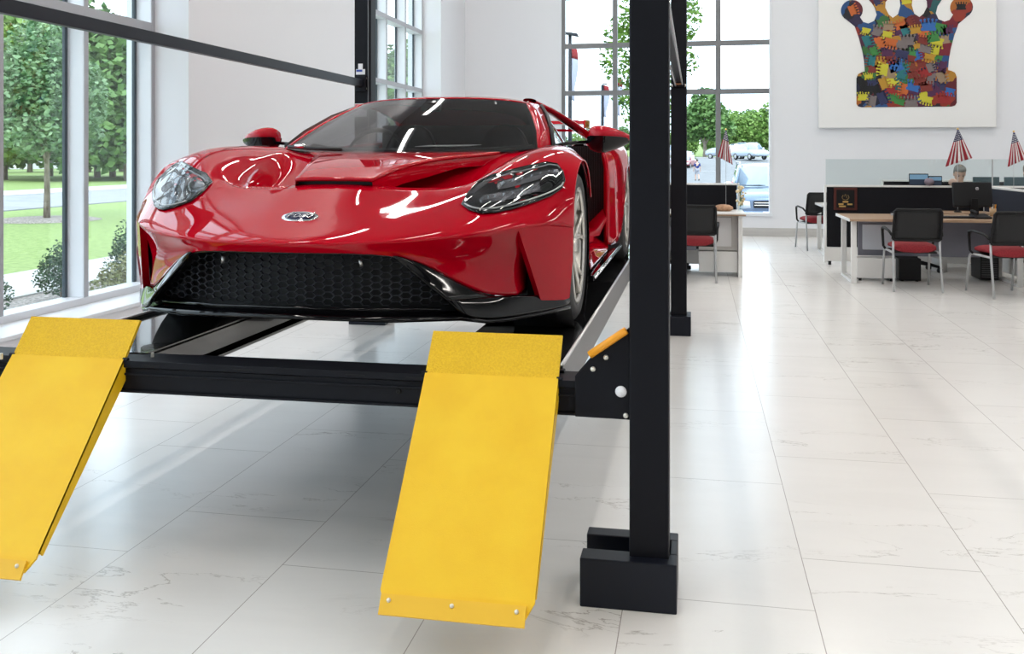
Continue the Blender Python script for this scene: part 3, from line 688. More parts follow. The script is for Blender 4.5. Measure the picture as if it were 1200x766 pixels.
for sg in (1, -1):
    CarMB().prism([(7.55, 1.68), (7.9, 1.68), (7.92, 1.757), (7.58, 1.748)], *sorted((sg*.60, sg*.612)), axis='x').build('wing_end_plate', RED, w_, bevel=.003)
    CarMB().prism([(7.65, 1.50), (7.78, 1.50), (7.80, 1.735), (7.70, 1.735)], *sorted((sg*.30, sg*.315)), axis='x').build('wing_strut', GB, w_)
CarMB().box(-.56, .56, 7.60, 7.66, 1.655, 1.675).build('wing_lower_plane', RED, w_, bevel=.004)

# ---- doors, rear pods, tail
for sg in (1, -1):
    D = [[(.79,4.70,1.512),(.905,4.70,1.462),(.968,4.69,1.25),(.972,4.69,1.08),(.968,4.69,.875)],
         [(.765,4.95,1.505),(.85,4.95,1.455),(.875,4.95,1.28),(.88,4.95,1.08),(.955,4.95,.875)],
         [(.752,5.4,1.50),(.80,5.4,1.44),(.80,5.4,1.25),(.79,5.4,1.06),(.955,5.4,.875)],
         [(.725,5.9,1.50),(.745,5.9,1.42),(.72,5.9,1.2),(.74,5.9,1.05),(.955,5.9,.875)],
         [(.64,6.4,1.50),(.66,6.4,1.40),(.62,6.4,1.2),(.64,6.4,1.05),(.94,6.4,.875)]]
    CarMB().grid([[(sg*s, y, z) for s, y, z in r] for r in D]).build('door', RED, smooth=True, subsurf=2, solid=.01)
    # black sill blade with a bright edge
    CarMB().prism([(4.70, .846), (6.45, .846), (6.45, .872), (4.70, .872)], *sorted((sg*.70, sg*.985)), axis='x').build('side_skirt', GB, bevel=.004)
    CarMB().tube([(sg*.987, 4.72, .860), (sg*.987, 6.42, .860)], .006, 8).build('skirt_edge', CHR, smooth=True)
    # rear wing panel with intake mouth
    O = [[(.922,6.05,.88),(.925,6.05,1.02),(.930,6.05,1.20),(.928,6.05,1.38),(.905,6.08,1.50),(.86,6.10,1.528),(.80,6.12,1.525)],
         [(.965,6.35,.88),(.965,6.35,1.02),(.968,6.35,1.22),(.962,6.35,1.40),(.935,6.35,1.520),(.87,6.35,1.553),(.74,6.35,1.548)],
         [(.985,6.60,.95),(.985,6.60,1.06),(.988,6.62,1.24),(.98,6.62,1.42),(.95,6.62,1.540),(.87,6.62,1.572),(.70,6.62,1.560)],
         [(.995,6.70,1.28),(.995,6.75,1.34),(.993,6.80,1.38),(.985,6.82,1.45),(.955,6.85,1.548),(.87,6.85,1.582),(.66,6.85,1.565)],
         [(.998,6.99,1.445),(.997,6.99,1.455),(.995,6.99,1.470),(.988,6.99,1.50),(.955,6.99,1.552),(.87,6.99,1.586),(.62,6.99,1.565)],
         [(.995,7.28,1.28),(.995,7.24,1.34),(.99,7.22,1.38),(.982,7.2,1.45),(.95,7.2,1.545),(.86,7.2,1.580),(.58,7.2,1.560)],
         [(.985,7.38,.95),(.985,7.38,1.06),(.98,7.40,1.24),(.97,7.42,1.42),(.94,7.42,1.53),(.84,7.42,1.56),(.52,7.42,1.54)],
         [(.95,7.8,.95),(.95,7.8,1.06),(.945,7.85,1.22),(.93,7.85,1.38),(.90,7.85,1.47),(.80,7.85,1.50),(.45,7.85,1.50)],
         [(.88,7.98,.97),(.88,7.98,1.06),(.87,8.0,1.22),(.86,8.0,1.34),(.82,8.0,1.42),(.74,8.0,1.45),(.38,8.0,1.46)]]
    rp = CarMB().grid([[(sg*s, y, z) for s, y, z in r] for r in O]).build('rear_bodywork', RED, smooth=True, subsurf=2)
    rp.modifiers.new('t', 'SOLIDIFY').thickness = .012
    CarMB().grid([[(sg*s, y, z) for s, y, z in r] for r in [[(.93,6.06,.88),(.93,6.06,1.2),(.928,6.06,1.40),(.90,6.09,1.515),(.80,6.12,1.525)], [(.90,6.10,.90),(.90,6.10,1.2),(.90,6.10,1.38),(.88,6.12,1.49),(.80,6.14,1.50)]]]).build('intake_rim', RED, rp, smooth=True)
    net = CarMB()
    for i in range(14):
        s_0 = .70+.015*i; net.box(*sorted((sg*s_0, sg*(s_0+.004))), 6.115, 6.12, 1.0, 1.52)
    for i in range(34):
        z0 = 1.0+.0155*i; net.box(*sorted((sg*.70, sg*.91)), 6.114, 6.119, z0, z0+.004)
    net.build('intake_mesh', CARB)
    CarMB().box(*sorted((sg*.62, sg*.905)), 6.135, 6.15, .9, 1.525).build('intake_duct', MBK)
    CarMB().grid([[(sg*.68,5.70,.93),(sg*.88,6.02,.96),(sg*.925,6.05,1.06)],[(sg*.66,5.95,1.02),(sg*.80,6.10,1.02),(sg*.90,6.10,1.12)]]).build('sill_ramp', RED, smooth=True, solid=.01)
    # tail closing panel, arch liners
    CarMB().lathe([(.345, sg*.70), (.376, sg*.70), (.378, sg*.965), (.374, sg*.965)], (0, 4.28, 1.06), axis='x', n=40).build('arch_liner', MBK, smooth=True)
    CarMB().lathe([(.35, sg*.60), (.398, sg*.60), (.398, sg*.98), (.392, sg*.98)], (0, 6.99, 1.07), axis='x', n=40).build('arch_liner', MBK, smooth=True)
CarMB().box(-.88, .88, 7.93, 7.98, .95, 1.45).build('tail_panel', GB, bevel=.02)
for sg in (1, -1):
    CarMB().lathe([(.045, 7.97), (.085, 7.975), (.09, 7.995), (.045, 7.995)], (sg*.68, 0, 1.33), axis='y', n=24, closed=True).build('tail_lamp', mat('red_tail_lamp', (.5, .01, .01), .2), smooth=True)
ub = CarMB(); ub.box(-.60, .60, 3.62, 7.93, .842, .90); ub.box(-.93, .93, 4.72, 6.55, .842, .87); ub.box(-.60, .60, 3.75, 7.93, .9, 1.2)
ub.build('underbody', MBK)

# ---- wheels
def wheel(sg, Y, R, wd, s_out):
    zc = ZR+.001+R; w = empty('wheel'); w.parent = car; w.location = (sg*(s_out-wd/2), Y-CY, R)
    h = wd/2
    def T(): return MB()
    T().lathe([(R-.088, -h+.01), (R-.06, -h-.004), (R-.03, -h), (R-.008, -h+.018), (R, -h+.035), (R, h-.035), (R-.008, h-.018), (R-.03, h), (R-.06, h+.004), (R-.088, h-.01)], axis='x', n=64).build('tyre', M['rubber'], w, smooth=True)
    rr_ = R-.085
    T().lathe([(rr_+.006, -h+.006), (rr_-.004, -h+.012), (rr_-.016, -h+.03), (rr_-.03, 0), (rr_-.016, h-.03), (rr_-.004, h-.012), (rr_+.008, h-.002), (rr_-.008, h-.004), (rr_-.014, h-.012)], axis='x', n=64).build('rim', RIM, w, smooth=True)
    sp_ = T()
    o_ = sg*(h-.012)
    for k in range(5):
        a = 2*PI*k/5+PI/2
        for da in (-.17, .17):
            ca, sa = math.cos(a), math.sin(a)
            p = []
            for r_, ang, xo in ((.035, a, -.030), (.11, a+da*.35, -.022), (.18, a+da*.9, -.010), (rr_-.012, a+da*1.55, -.004)):
                p.append((o_+sg*xo, r_*math.cos(ang), r_*math.sin(ang)))
            sp_.tube(p, .013, 8, rs=[.020, .015, .012, .013], flat=1)
    s__ = sp_.build('wheel_spokes', RIM, w, smooth=True)
    T().lathe([(0, sg*.004+o_), (.028, sg*.002+o_), (.034, -sg*.012+o_), (.034, -sg*.04+o_)], axis='x', n=24).build('hub_cap', RIM, w, smooth=True)
    T().lathe([(.05, sg*.01), (.175, sg*.01), (.175, sg*.034), (.05, sg*.034)], axis='x', n=48, closed=True).build('brake_disc', M['steel'], w)
    T().lathe([(0, -sg*.02), (.07, -sg*.02), (.07, sg*.04), (0, sg*.04)], axis='x', n=24).build('hub', MBK, w)
    cl_ = T(); 
    rows = []
    for i in range(9):
        a = -.5+i*.125; rows.append([(sg*x, r_*math.cos(a), r_*math.sin(a)) for r_, x in ((.12, .0), (.19, .0), (.19, .05), (.12, .05))])
    cl_.grid(rows, wrap=True).build('brake_caliper', mat('dark_caliper', (.06, .06, .065), .35), w)
for sg in (1, -1):
    wheel(sg, 4.28, .34, .245, .962); wheel(sg, 6.99, .352, .32, .985)

# ---- mirrors
for sg in (1, -1):
    rows = []
    for s, y, z, w_, hu, hd in ((.905,5.02,1.572,.035,.034,.030),(.925,5.0,1.572,.062,.060,.045),(.99,4.99,1.572,.072,.058,.052),(1.06,5.01,1.569,.062,.042,.040),(1.115,5.04,1.564,.036,.020,.022),(1.137,5.06,1.560,.012,.006,.006)):
        rows.append([(sg*s, y+.18+w_*math.cos(a), z+(hu if math.sin(a) > 0 else hd)*math.sin(a)) for a in [2*PI*i/12 for i in range(12)]])
    up = CarMB(); 
    mh = CarMB().grid(rows, wrap=True); mh.add([rows[0][i] for i in range(12)], [tuple(range(12))]); mh.add(rows[-1], [tuple(range(11, -1, -1))])
    m_ = mh.build('door_mirror', RED, smooth=True, subsurf=1)
    rows2 = []
    for s, y, z, w_, hd in ((.900,5.01,1.572,.045,.050),(.93,5.0,1.571,.070,.098),(.99,4.985,1.570,.080,.096),(1.06,5.005,1.567,.070,.070),(1.120,5.04,1.562,.042,.034)):
        rows2.append([(sg*s, y+.18+w_*math.cos(a), z+hd*math.sin(a)) for a in [PI+PI*i/8 for i in range(9)]])
    CarMB().grid(rows2).build('mirror_base', GB, m_, smooth=True, subsurf=1)
    CarMB().grid([[(sg*.72, 5.02, 1.520), (sg*.72, 5.12, 1.520)], [(sg*.80, 5.08, 1.540), (sg*.80, 5.16, 1.540)], [(sg*.92, 5.16, 1.548), (sg*.92, 5.22, 1.548)]]).build('mirror_arm', GB, m_, smooth=True, solid=.018)
    CarMB().ball((sg*1.03, 5.245, 1.560), 1, 16, 8, (.075, .006, .032)).build('mirror_glass', CHR, m_, smooth=True)
# ---- wipers
CarMB().tube([(-.66, 4.79, 1.512), (-.50, 4.70, 1.502), (-.30, 4.63, 1.494)], .009, 8).build('wiper', MBK, smooth=True)
CarMB().tube([(-.60, 4.75, 1.515), (-.54, 4.72, 1.513)], .012, 8).build('wiper_joint', CHR, smooth=True)

# ---- cockpit
inn = mat('black_interior', (.012, .012, .013), .6)
CarMB().grid([[(s*k, y+dy, z+dz) for s, y, z in full(WS[0])] for k, dy, dz in ((.97, .05, -.02), (.96, .30, .03), (.95, .50, .0), (.93, .55, -.2))]).build('dashboard', inn, smooth=True)
CarMB().box(-.70, .70, 5.0, 6.1, .95, 1.02).build('cabin_floor', inn)
CarMB().box(-.55, .55, 6.02, 6.06, .95, 1.66).build('rear_bulkhead', inn)
CarMB().box(-.68, -.66, 5.0, 6.1, .95, 1.45).box(.66, .68, 5.0, 6.1, .95, 1.45).build('door_card', inn)
for s in (-.30, .30):
    st2 = CarMB().grid([[(s-.22, 5.75, 1.05), (s-.24, 5.80, 1.20), (s-.23, 5.86, 1.38), (s-.15, 5.90, 1.52), (s-.11, 5.92, 1.64)],
                        [(s, 5.80, 1.05), (s, 5.85, 1.20), (s, 5.90, 1.38), (s, 5.93, 1.52), (s, 5.94, 1.66)],
                        [(s+.22, 5.75, 1.05), (s+.24, 5.80, 1.20), (s+.23, 5.86, 1.38), (s+.15, 5.90, 1.52), (s+.11, 5.92, 1.64)]]).build('car_seat', CARB, smooth=True, subsurf=2)
    st2.modifiers.new('t', 'SOLIDIFY').thickness = .06
    CarMB().box(s-.2, s+.2, 5.35, 5.80, 1.03, 1.13).build('seat_cushion', CARB, st2, bevel=.04)
sw_ = CarMB(); rows = [[(-.32+.165*math.cos(a)*(1), 5.20+.06*math.sin(a)+.012*math.cos(b), 1.46+.150*math.sin(a)+.014*math.sin(b)) for b in [2*PI*j/8 for j in range(8)]] for a in [2*PI*i/32 for i in range(33)]]
sw_.grid(rows, wrap=True).build('steering_wheel', inn, smooth=True)
MB_ = CarMB().box(-.46, -.18, 5.19, 5.22, 1.43, 1.48).build('steering_boss', inn, bevel=.01)
CarMB().box(-.06, .06, 5.24, 5.27, 1.715, 1.755).build('rear_view_mirror', inn, bevel=.01)
pp = CarMB().grid([[(.02, 4.86, 1.512), (.30, 4.90, 1.516)], [(.06, 4.98, 1.520), (.34, 5.04, 1.524)]]).build('dash_paper', M['paper'], solid=.002)
# ================================================================ FURNITURE
def guest_chair(x, y, rz, label):
    c = empty('guest_chair', (x, y, 0), rz, label, 'chair', 'red-seated guest chairs at the desks')
    W_, D = .25, .33
    seat = MB(); rows = []
    for i in range(9):
        v_ = i/8; yy = -.22+.46*v_; zz = .485+.012*math.sin(PI*v_)-.02*(v_ < .1)
        rows.append([(-.235*(1-.08*abs(v_-.5)), yy, zz-.075), (-.235, yy, zz+.005), (-.12, yy, zz+.022), (.12, yy, zz+.022), (.235, yy, zz+.005), (.235*(1-.08*abs(v_-.5)), yy, zz-.075)])
    seat.grid(rows, wrap=True); seat.add(rows[0], [(0, 1, 2, 3, 4, 5)]); seat.add(rows[-1], [(5, 4, 3, 2, 1, 0)])
    seat.build('seat', M['redfab'], c, smooth=True, merge=True, subsurf=1)
    MB().box(-.22, .22, -.20, .22, .405, .425).build('seat_pan', M['black'], c, bevel=.01)
    for sx_ in (-1, 1):
        MB().tube([(sx_*.245, -.32, .0), (sx_*.238, -.235, .42), (sx_*.236, -.225, .57)], .0125, 10).build('leg', M['silver'], c, smooth=True)
        MB().tube([(sx_*.245, .33, .0), (sx_*.240, .262, .37), (sx_*.238, .245, .40), (sx_*.236, .20, .413), (sx_*.236, -.22, .413)], .0125, 10).build('leg', M['silver'], c, smooth=True)
        MB().tube([(sx_*.252, -.245, .60), (sx_*.268, -.16, .645), (sx_*.272, .10, .665), (sx_*.272, .185, .650), (sx_*.268, .205, .61), (sx_*.262, .19, .45), (sx_*.245, .16, .42)], .017, 8, rs=[.014, .016, .019, .018, .015, .014, .014], flat=.75).build('armrest', M['black'], c, smooth=True)
    # back: frame and net
    def bp(u_, w_): return (.245*u_*(1-.03*w_), -.235-.09*w_-.025*(1-u_*u_), .55+.335*w_)
    fr_ = MB(); path = [bp(-1, .04), bp(-1, .5), bp(-1, .93), bp(-.93, 1), bp(0, 1), bp(.93, 1), bp(1, .93), bp(1, .5), bp(1, .04), bp(.9, 0), bp(0, 0), bp(-.9, 0), bp(-1, .04)]
    fr_.tube(path, .014, 8, caps=False)
    b_ = fr_.build('back_frame', M['black'], c, smooth=True)
    MB().grid([[bp(-1+2*i/8, j/6) for i in range(9)] for j in range(7)]).build('backrest_net', NETM, b_, smooth=True, solid=.004)
    MB().tube([bp(-1, .33), (-.1, -.27, .66), (.1, -.27, .66), bp(1, .33)], .008, 6).build('back_stay', M['black'], b_, smooth=True)
    return c
NETM = bpy.data.materials.new('black_mesh_fabric'); NETM.use_nodes = True
_n = NETM.node_tree.nodes; _b = _n['Principled BSDF']; _b.inputs['Base Color'].default_value = (.007, .007, .008, 1); _b.inputs['Roughness'].default_value = .7
_t = _n.new('ShaderNodeBsdfTransparent'); _m = _n.new('ShaderNodeMixShader'); _m.inputs[0].default_value = .93
NETM.node_tree.links.new(_t.outputs[0], _m.inputs[1]); NETM.node_tree.links.new(_b.outputs[0], _m.inputs[2]); NETM.node_tree.links.new(_m.outputs[0], _n['Material Output'].inputs[0])
guest_chair(2.33, 11.17, 0, 'black mesh-backed guest chair with red seat, pulled up to the middle of the walnut desk')
guest_chair(3.17, 10.84, math.radians(9), 'black mesh-backed guest chair with red seat below the computer monitor, cut by the picture edge')
guest_chair(-.02, 11.52, 0, 'black mesh-backed guest chair with red seat, half hidden behind the far right lift post')
guest_chair(1.86, 15.62, math.radians(10), 'black guest chair with red seat at the farthest desk by the white wall')

def desk(x0, x1, y0, y1, h, label, legs=('l', 'r'), top=None):
    d = empty('office_desk', ((x0+x1)/2, (y0+y1)/2, 0), 0, label, 'desk')
    cx, cy = (x0+x1)/2, (y0+y1)/2
    def B(): return MB()
    def bx(a, b, c_, d_, e, f, name, m, par=d, bv=.003): return B().box(a-cx, b-cx, c_-cy, d_-cy, e, f).build(name, m, par, bevel=bv)
    bx(x0, x1, y0, y1, h-.03, h, 'desktop', top or M['wood'])
    bx(x0-.012, x0, y0, y1, h-.032, h+.001, 'edge_strip', M['white'])
    for s in legs:
        a = x0+.03 if s == 'l' else x1-.09
        ya, yb_ = y0+.10, y1-.16
        bx(a, a+.06, ya, ya+.04, 0, h-.03, 'leg', M['white']); bx(a, a+.06, yb_-.04, yb_, 0, h-.03, 'leg', M['white'])
        bx(a, a+.06, ya+.04, yb_-.04, 0, .03, 'foot_rail', M['white'])
    return d, bx
d1, bx = desk(1.715, 3.60, 11.40, 12.45, .745, 'long walnut-topped desk with white legs and grey modesty panel behind the two red-seated chairs')
bx(1.90, 3.50, 12.02, 12.05, .27, .70, 'modesty_panel', M['greymetal'])
bx(1.95, 2.32, 12.005, 12.02, .34, .64, 'panel_inset', mat('pale_panel', (.62, .64, .70), .3))
d2, bx = desk(-1.3, .575, 11.68, 12.50, .775, 'white desk with walnut-edged top standing by the far right lift post', legs=(), top=M['white'])
bx(-1.3, .58, 11.675, 11.69, .742, .760, 'edge_strip', M['wood'])
bx(.495, .545, 11.78, 12.40, 0, .745, 'leg', M['white'])
bx(.03, .49, 11.86, 12.35, .05, .30, 'lower_drawer_box', M['white']); bx(.03, .49, 11.90, 12.35, .31, .745, 'side_panel', mat('beige_panel', (.50, .48, .46), .4))
bx(.10, .42, 11.885, 11.90, .36, .71, 'panel_inset', mat('pale_inset', (.66, .65, .65), .35))
bx(-1.2, .0, 11.95, 11.97, .30, .70, 'modesty_panel', M['greymetal'])
d3, bx = desk(1.80, 3.2, 14.50, 15.55, .745, 'farthest white-legged desk behind the black partition', top=M['white'])
# low white cabinet and black pedestal under the right desk
def cabinet(x0, x1, y0, y1, z0, z1, m, name, label, cat):
    c = empty(name, ((x0+x1)/2, (y0+y1)/2, 0), 0, label, cat); w, dd = (x1-x0)/2, (y1-y0)/2
    MB().box(-w, w, -dd, dd, z0, z1).build('carcass', m, c, bevel=.004)
    for k in range(2):
        za = z0+.02+(z1-z0-.03)/2*k; f_ = MB().box(-w+.01, w-.01, dd, dd+.015, za, za+(z1-z0-.05)/2).build('drawer', m, c, bevel=.003)
        MB().tube([(-.06, dd+.03, za+.06), (.06, dd+.03, za+.06)], .006, 8).build('handle', M['silver'], f_)
    for sx_ in (-1, 1):
        for sy_ in (-1, 1): MB().lathe([(.0, 0), (.018, 0), (.018, z0)], (sx_*(w-.04), sy_*(dd-.04), 0), n=12).build('foot', M['black'], c)
    return c
cabinet(1.845, 2.27, 11.73, 12.0, .035, .265, M['white'], 'low_cabinet', 'low white drawer cabinet on the floor under the left end of the walnut desk', 'cabinet')
cabinet(2.32, 2.56, 11.78, 12.15, .01, .265, M['black'], 'waste_bin_box', 'black box-shaped bin standing beside the low white cabinet', 'bin')

# ---- partitions
def partition(name, x0, x1, y, z1, gz, label, base=True, along='x', fab=None, glass_gap=None, gx0=None):
    L_ = x1-x0; p = empty(name, ((x0+x1)/2, y, 0) if along == 'x' else (y, (x0+x1)/2, 0), 0 if along == 'x' else PI/2, label, 'partition')
    w = L_/2
    MB().box(-w, w, -.03, .03, .05, .235).build('base_panel', M['white'], p, bevel=.003)
    n = max(1, round(L_/2.2)); 
    for i in range(n):
        a = -w+.02+(L_-.04)*i/n; MB().box(a+.004, a+(L_-.04)/n-.004, -.032, .032, .24, z1-.025).build('fabric_panel', fab or M['fabric'], p, bevel=.004)
    MB().box(-w, w, -.034, .034, z1-.025, z1).build('cap_rail', M['white'], p, bevel=.003)
    for s in (-1, 1): MB().box(s*w-.012, s*w+.012, -.034, .034, .03, z1).build('end_trim', M['white'], p, bevel=.003)
    for s in (-1, 1): MB().lathe([(0, 0), (.02, 0), (.02, .05)], (s*(w-.06), 0, 0), n=12).build('foot', M['black'], p)
    if gz:
        a = -w+.01 if gx0 is None else gx0
        k = max(1, round(L_/2.0)); 
        for i in range(k):
            q0 = a+(w-.01-a)*i/k; MB().box(q0, q0+(w-.01-a)/k-.012, -.005, .005, z1, gz).build('glass_screen', M['screen_glass'], p)
            MB().box(q0+(w-.01-a)/k-.018, q0+(w-.01-a)/k-.004, -.009, .009, z1, gz-.0).build('glass_clamp', M['silver'], p)
    return p
partition('office_partition', 1.70, 5.9, 13.42, 1.068, 1.415, 'long black fabric office partition with frosted glass screen on top behind the walnut desk')
partition('office_partition', -1.3, .535, 12.72, 1.105, None, 'black fabric office partition behind the white desk, in front of the wide window')
partition('office_partition', 10.55, 13.36, 3.70, 1.07, None, 'navy fabric partition wing running beside the computer monitor at the right', along='y', fab=M['navyfab'])
partition('office_partition', 2.75, 5.9, 15.2, 1.10, None, 'low white-capped partition behind the frosted glass, in front of the white wall')

# ---- plaque on the partition
pq = empty('award_plaque', (1.955, 13.372, .735), 0, 'dark red wooden award plaque with gold plates hanging on the black partition', 'plaque')
MB().box(-.15, .15, 0, .018, 0, .30).build('wooden_board', mat('mahogany', (.075, .016, .012), .3, 0, .4), pq, bevel=.006)
MB().box(-.115, .115, -.004, 0, .03, .27).build('black_field', M['black'], pq)
gold = mat('brass_plate', (.75, .48, .16), .3, .6)
for (x, z, w, h) in ((0, .100, .05, .022), (-.058, .068, .045, .022), (.055, .068, .045, .02), (-.04, .040, .06, .020)):
    MB().box(x-w/1.4, x+w/1.4, -.008, -.004, z, z+h).build('brass_plate', gold, pq)
cr_ = MB().tube([(-.03, -.006, .20), (-.045, -.006, .17), (-.03, -.006, .145), (0, -.006, .135), (.03, -.006, .145), (.045, -.006, .17), (.03, -.006, .20)], .004, 6)
cr_.tube([(-.02, -.006, .18), (0, -.006, .21), (.02, -.006, .16)], .004, 6); cr_.build('crest', mat('dull_gold', (.30, .20, .08), .4, .6), pq, smooth=True)

# ---- monitor, keyboard, small things on the desk
mo = empty('computer_monitor', (3.17, 11.95, .745), math.radians(4), 'black flat computer monitor seen from behind, round maker mark, on the walnut desk', 'monitor')
MB().box(-.22, .22, -.02, .02, .12, .41).build('screen_housing', M['black'], mo, bevel=.012, rot=(math.radians(-9), 0, 0))
MB().box(-.205, .205, .02, .024, .135, .395).build('screen', mat('dark_screen', (.01, .012, .02), .1), mo, rot=(math.radians(-9), 0, 0))
MB().prism([(-.05, .0), (.05, .0), (.035, .22), (-.035, .22)], -.045, -.03, 'y').build('stand_neck', M['black'], mo, bevel=.004)
MB().box(-.12, .12, -.10, .10, 0, .012).build('stand_foot', M['black'], mo, bevel=.006)
lg = MB().lathe([(0, -.062), (.018, -.062), (.018, -.058)], (.02, 0, .335), axis='y', n=20).build('maker_mark', mat('grey_mark', (.42, .42, .44), .4), mo, smooth=True)
text_mesh('hp', .026, M['black'], 'mark_lettering', lg, (.02, -.064, .337), (PI/2, 0, 0), .0005, 1, .25)
kb = empty('keyboard', (2.93, 11.72, .746), math.radians(3), 'thin black keyboard lying on the walnut desk in front of the monitor', 'keyboard')
MB().box(-.22, .22, -.07, .07, 0, .018).build('case', M['black'], kb, bevel=.004)
kk = MB()
for i in range(14):
    for j in range(5): kk.box(-.205+i*.0295, -.180+i*.0295, -.058+j*.024, -.038+j*.024, .018, .024)
kk.build('keys', mat('key_grey', (.05, .05, .055), .4), kb)
ph = empty('desk_phone', (3.18, 11.70, .746), .2, 'small black desk phone beside the keyboard under the monitor', 'telephone')
MB().prism([(-.09, 0), (.09, 0), (.09, .055), (-.09, .02)], -.09, .09, 'x').build('phone_body', M['black'], ph, bevel=.005)
MB().tube([(-.07, -.07, .06), (-.07, -.03, .075), (-.07, .05, .085), (-.07, .08, .08)], .016, 8).build('handset', M['black'], ph, smooth=True)
pc = empty('pencil_cup', (3.45, 12.2, .746), 0, 'small cup with orange and white pens beside the monitor', 'cup')
MB().lathe([(0, 0), (.035, 0), (.038, .09), (.034, .09), (.032, .006), (0, .006)], n=24).build('cup', mat('tan_cup', (.55, .38, .22), .5), pc, smooth=True)
for i, (a, m) in enumerate(((0, M['orange']), (1.4, M['paper']), (2.7, M['orange']), (4, M['paper']), (5, M['wood']))):
    MB().tube([(.015*math.cos(a), .015*math.sin(a), .01), (.035*math.cos(a), .03*math.sin(a), .14)], .006, 6).build('pen', m, pc)
nb = MB().box(-.04, .04, -.03, .03, 0, .025).build('card_holder', mat('grey_card_holder', (.35, .35, .36), .5), loc=(2.33, 12.1, .746), bevel=.003); tag(nb, 'small grey card holder on the walnut desk behind the left guest chair', 'card holder')
# things standing on the cap of the partition
def frame_photo(x, w, h, label):
    f_ = empty('picture_frame', (x, 13.47, 1.069), 0, label, 'picture frame', 'pictures on the partition')
    f_.location.y = 13.40
    MB().box(-w/2, w/2, -.006, .006, 0, h).build('frame_board', M['black'], f_, bevel=.002)
    MB().box(-w/2+.008, w/2-.008, -.009, -.006, h*.52, h-.012).build('sky_print', mat('sky_print', (.22, .42, .62), .4), f_)
    MB().box(-w/2+.008, w/2-.008, -.009, -.006, .008, h*.52).build('land_print', mat('land_print', (.03, .05, .09), .4), f_)
frame_photo(2.88, .24, .155, 'larger blue landscape picture standing on the partition cap')
frame_photo(3.085, .17, .125, 'smaller blue landscape picture on the partition cap, right of the larger one')
def lump(name, x, y, z, r, m, label, cat, sc=(1, .7, .8), seed=1):
    o = MB().ball((0, 0, 0), r, 16, 10, sc)
    rnd = random.Random(seed); o.v = [(a*(1+rnd.uniform(-.12, .12)), b*(1+rnd.uniform(-.1, .1)), c*(1+rnd.uniform(-.12, .12))) for a, b, c in o.v]
    return tag(o.build(name, m, smooth=True, loc=(x, y, z)), label, cat)
lump('fabric_bundle', 3.0, 13.36, 1.118, .062, mat('mauve_cloth', (.22, .18, .22), .8), 'dull mauve bundle on the partition cap in front of the two pictures', 'bundle', (1, .6, .8), 3)
lump('plush_toy', 3.30, 13.38, 1.115, .056, mat('beige_plush', (.50, .38, .31), .9), 'small beige soft lump on the partition cap, right of the pictures', 'toy', (1, .7, .85), 4)
# left desk: folded brown cloth pouch, white papers, flowers
hb = lump('brown_pouch', .33, 12.1, .815, .105, noise_mat('brown_leather', (.28, .14, .07), (.55, .33, .20), 14, .6), 'crumpled brown pouch lying on the white desk', 'pouch', (1.15, .6, .42), 6)
tag(MB().box(-.24, .24, -.12, .12, 0, .012).build('paper_stack', mat('blue_white_paper', (.62, .68, .78), .6), loc=(-.02, 12.0, .776)), 'flat stack of white papers on the white desk behind the guest chair', 'papers')
fl = empty('flower_bunch', (.545, 12.32, .776), 0, 'small bunch of cream flowers at the right end of the white desk', 'flowers')
MB().lathe([(0, 0), (.03, 0), (.036, .06), (.028, .10), (.032, .11)], n=20).build('vase', M['screen_glass'], fl, smooth=True)
rnd = random.Random(5); pet = MB(); lf = MB()
for i in range(26):
    a, z, r = rnd.uniform(0, 2*PI), rnd.uniform(.06, .30), rnd.uniform(.01, .07)
    pet.ball((r*math.cos(a), r*math.sin(a), z), rnd.uniform(.012, .022), 8, 6)
    lf.tube([(0, 0, .04), (r*.8*math.cos(a), r*.8*math.sin(a), z)], .002, 4)
pet.build('blossoms', mat('cream_petals', (.75, .62, .38), .7), fl, smooth=True); lf.build('stems', mat('stem_green', (.08, .15, .03), .6), fl)
# gadgets beneath the right desk
tag(MB().box(-.05, .05, -.10, .10, 0, .17).build('white_speaker_box', M['white'], loc=(3.02, 12.9, 0), rot=(0, 0, .3), bevel=.006), 'small white electronics box on the floor under the walnut desk', 'box')
tc_ = empty('computer_tower', (3.36, 12.2, 0), 0, 'black computer tower on the floor under the right end of the walnut desk', 'computer')
MB().box(-.10, .10, -.20, .20, .01, .40).build('case', M['black'], tc_, bevel=.006)
g_ = MB()
for i in range(14): g_.box(-.085, .085, -.206, -.20, .04+i*.025, .052+i*.025)
g_.build('vent_grille', mat('tower_vent', (.06, .06, .065), .5), tc_)
# ---- swivel chairs of the staff behind desk
def swivel_chair(x, y, rz, label):
    c = empty('swivel_chair', (x, y, 0), rz, label, 'office chair')
    b_ = MB()
    for k in range(5):
        a = 2*PI*k/5+.3
        MB().tube([(0, 0, .12), (.16*math.cos(a), .16*math.sin(a), .10), (.29*math.cos(a), .29*math.sin(a), .07)], .022, 8, rs=[.03, .022, .016]).build('base_arm', M['black'], c, smooth=True)
        MB().lathe([(0, -.025), (.028, -.025), (.03, 0), (.028, .025), (0, .025)], (.29*math.cos(a), .29*math.sin(a), .031), axis='x', n=16).build('castor', M['black'], c, smooth=True)
    MB().tube([(0, 0, .1), (0, 0, .42)], .028, 12).build('gas_lift', M['black'], c, smooth=True)
    MB().box(-.25, .25, -.24, .24, .42, .50).build('seat', M['fabric'], c, bevel=.03, segs=3)
    MB().grid([[(-.22+.11*i, .24-.03*math.sin(PI*i/4)*-1, .56+.1*j) for i in range(5)] for j in range(3)]).build('backrest', M['fabric'], c, smooth=True, solid=.05, subsurf=1)
    MB().tube([(0, .1, .42), (0, .30, .45), (0, .30, .62)], .02, 8).build('back_stem', M['black'], c, smooth=True)
swivel_chair(2.72, 12.83, .5, 'black swivel chair with castors behind the walnut desk')
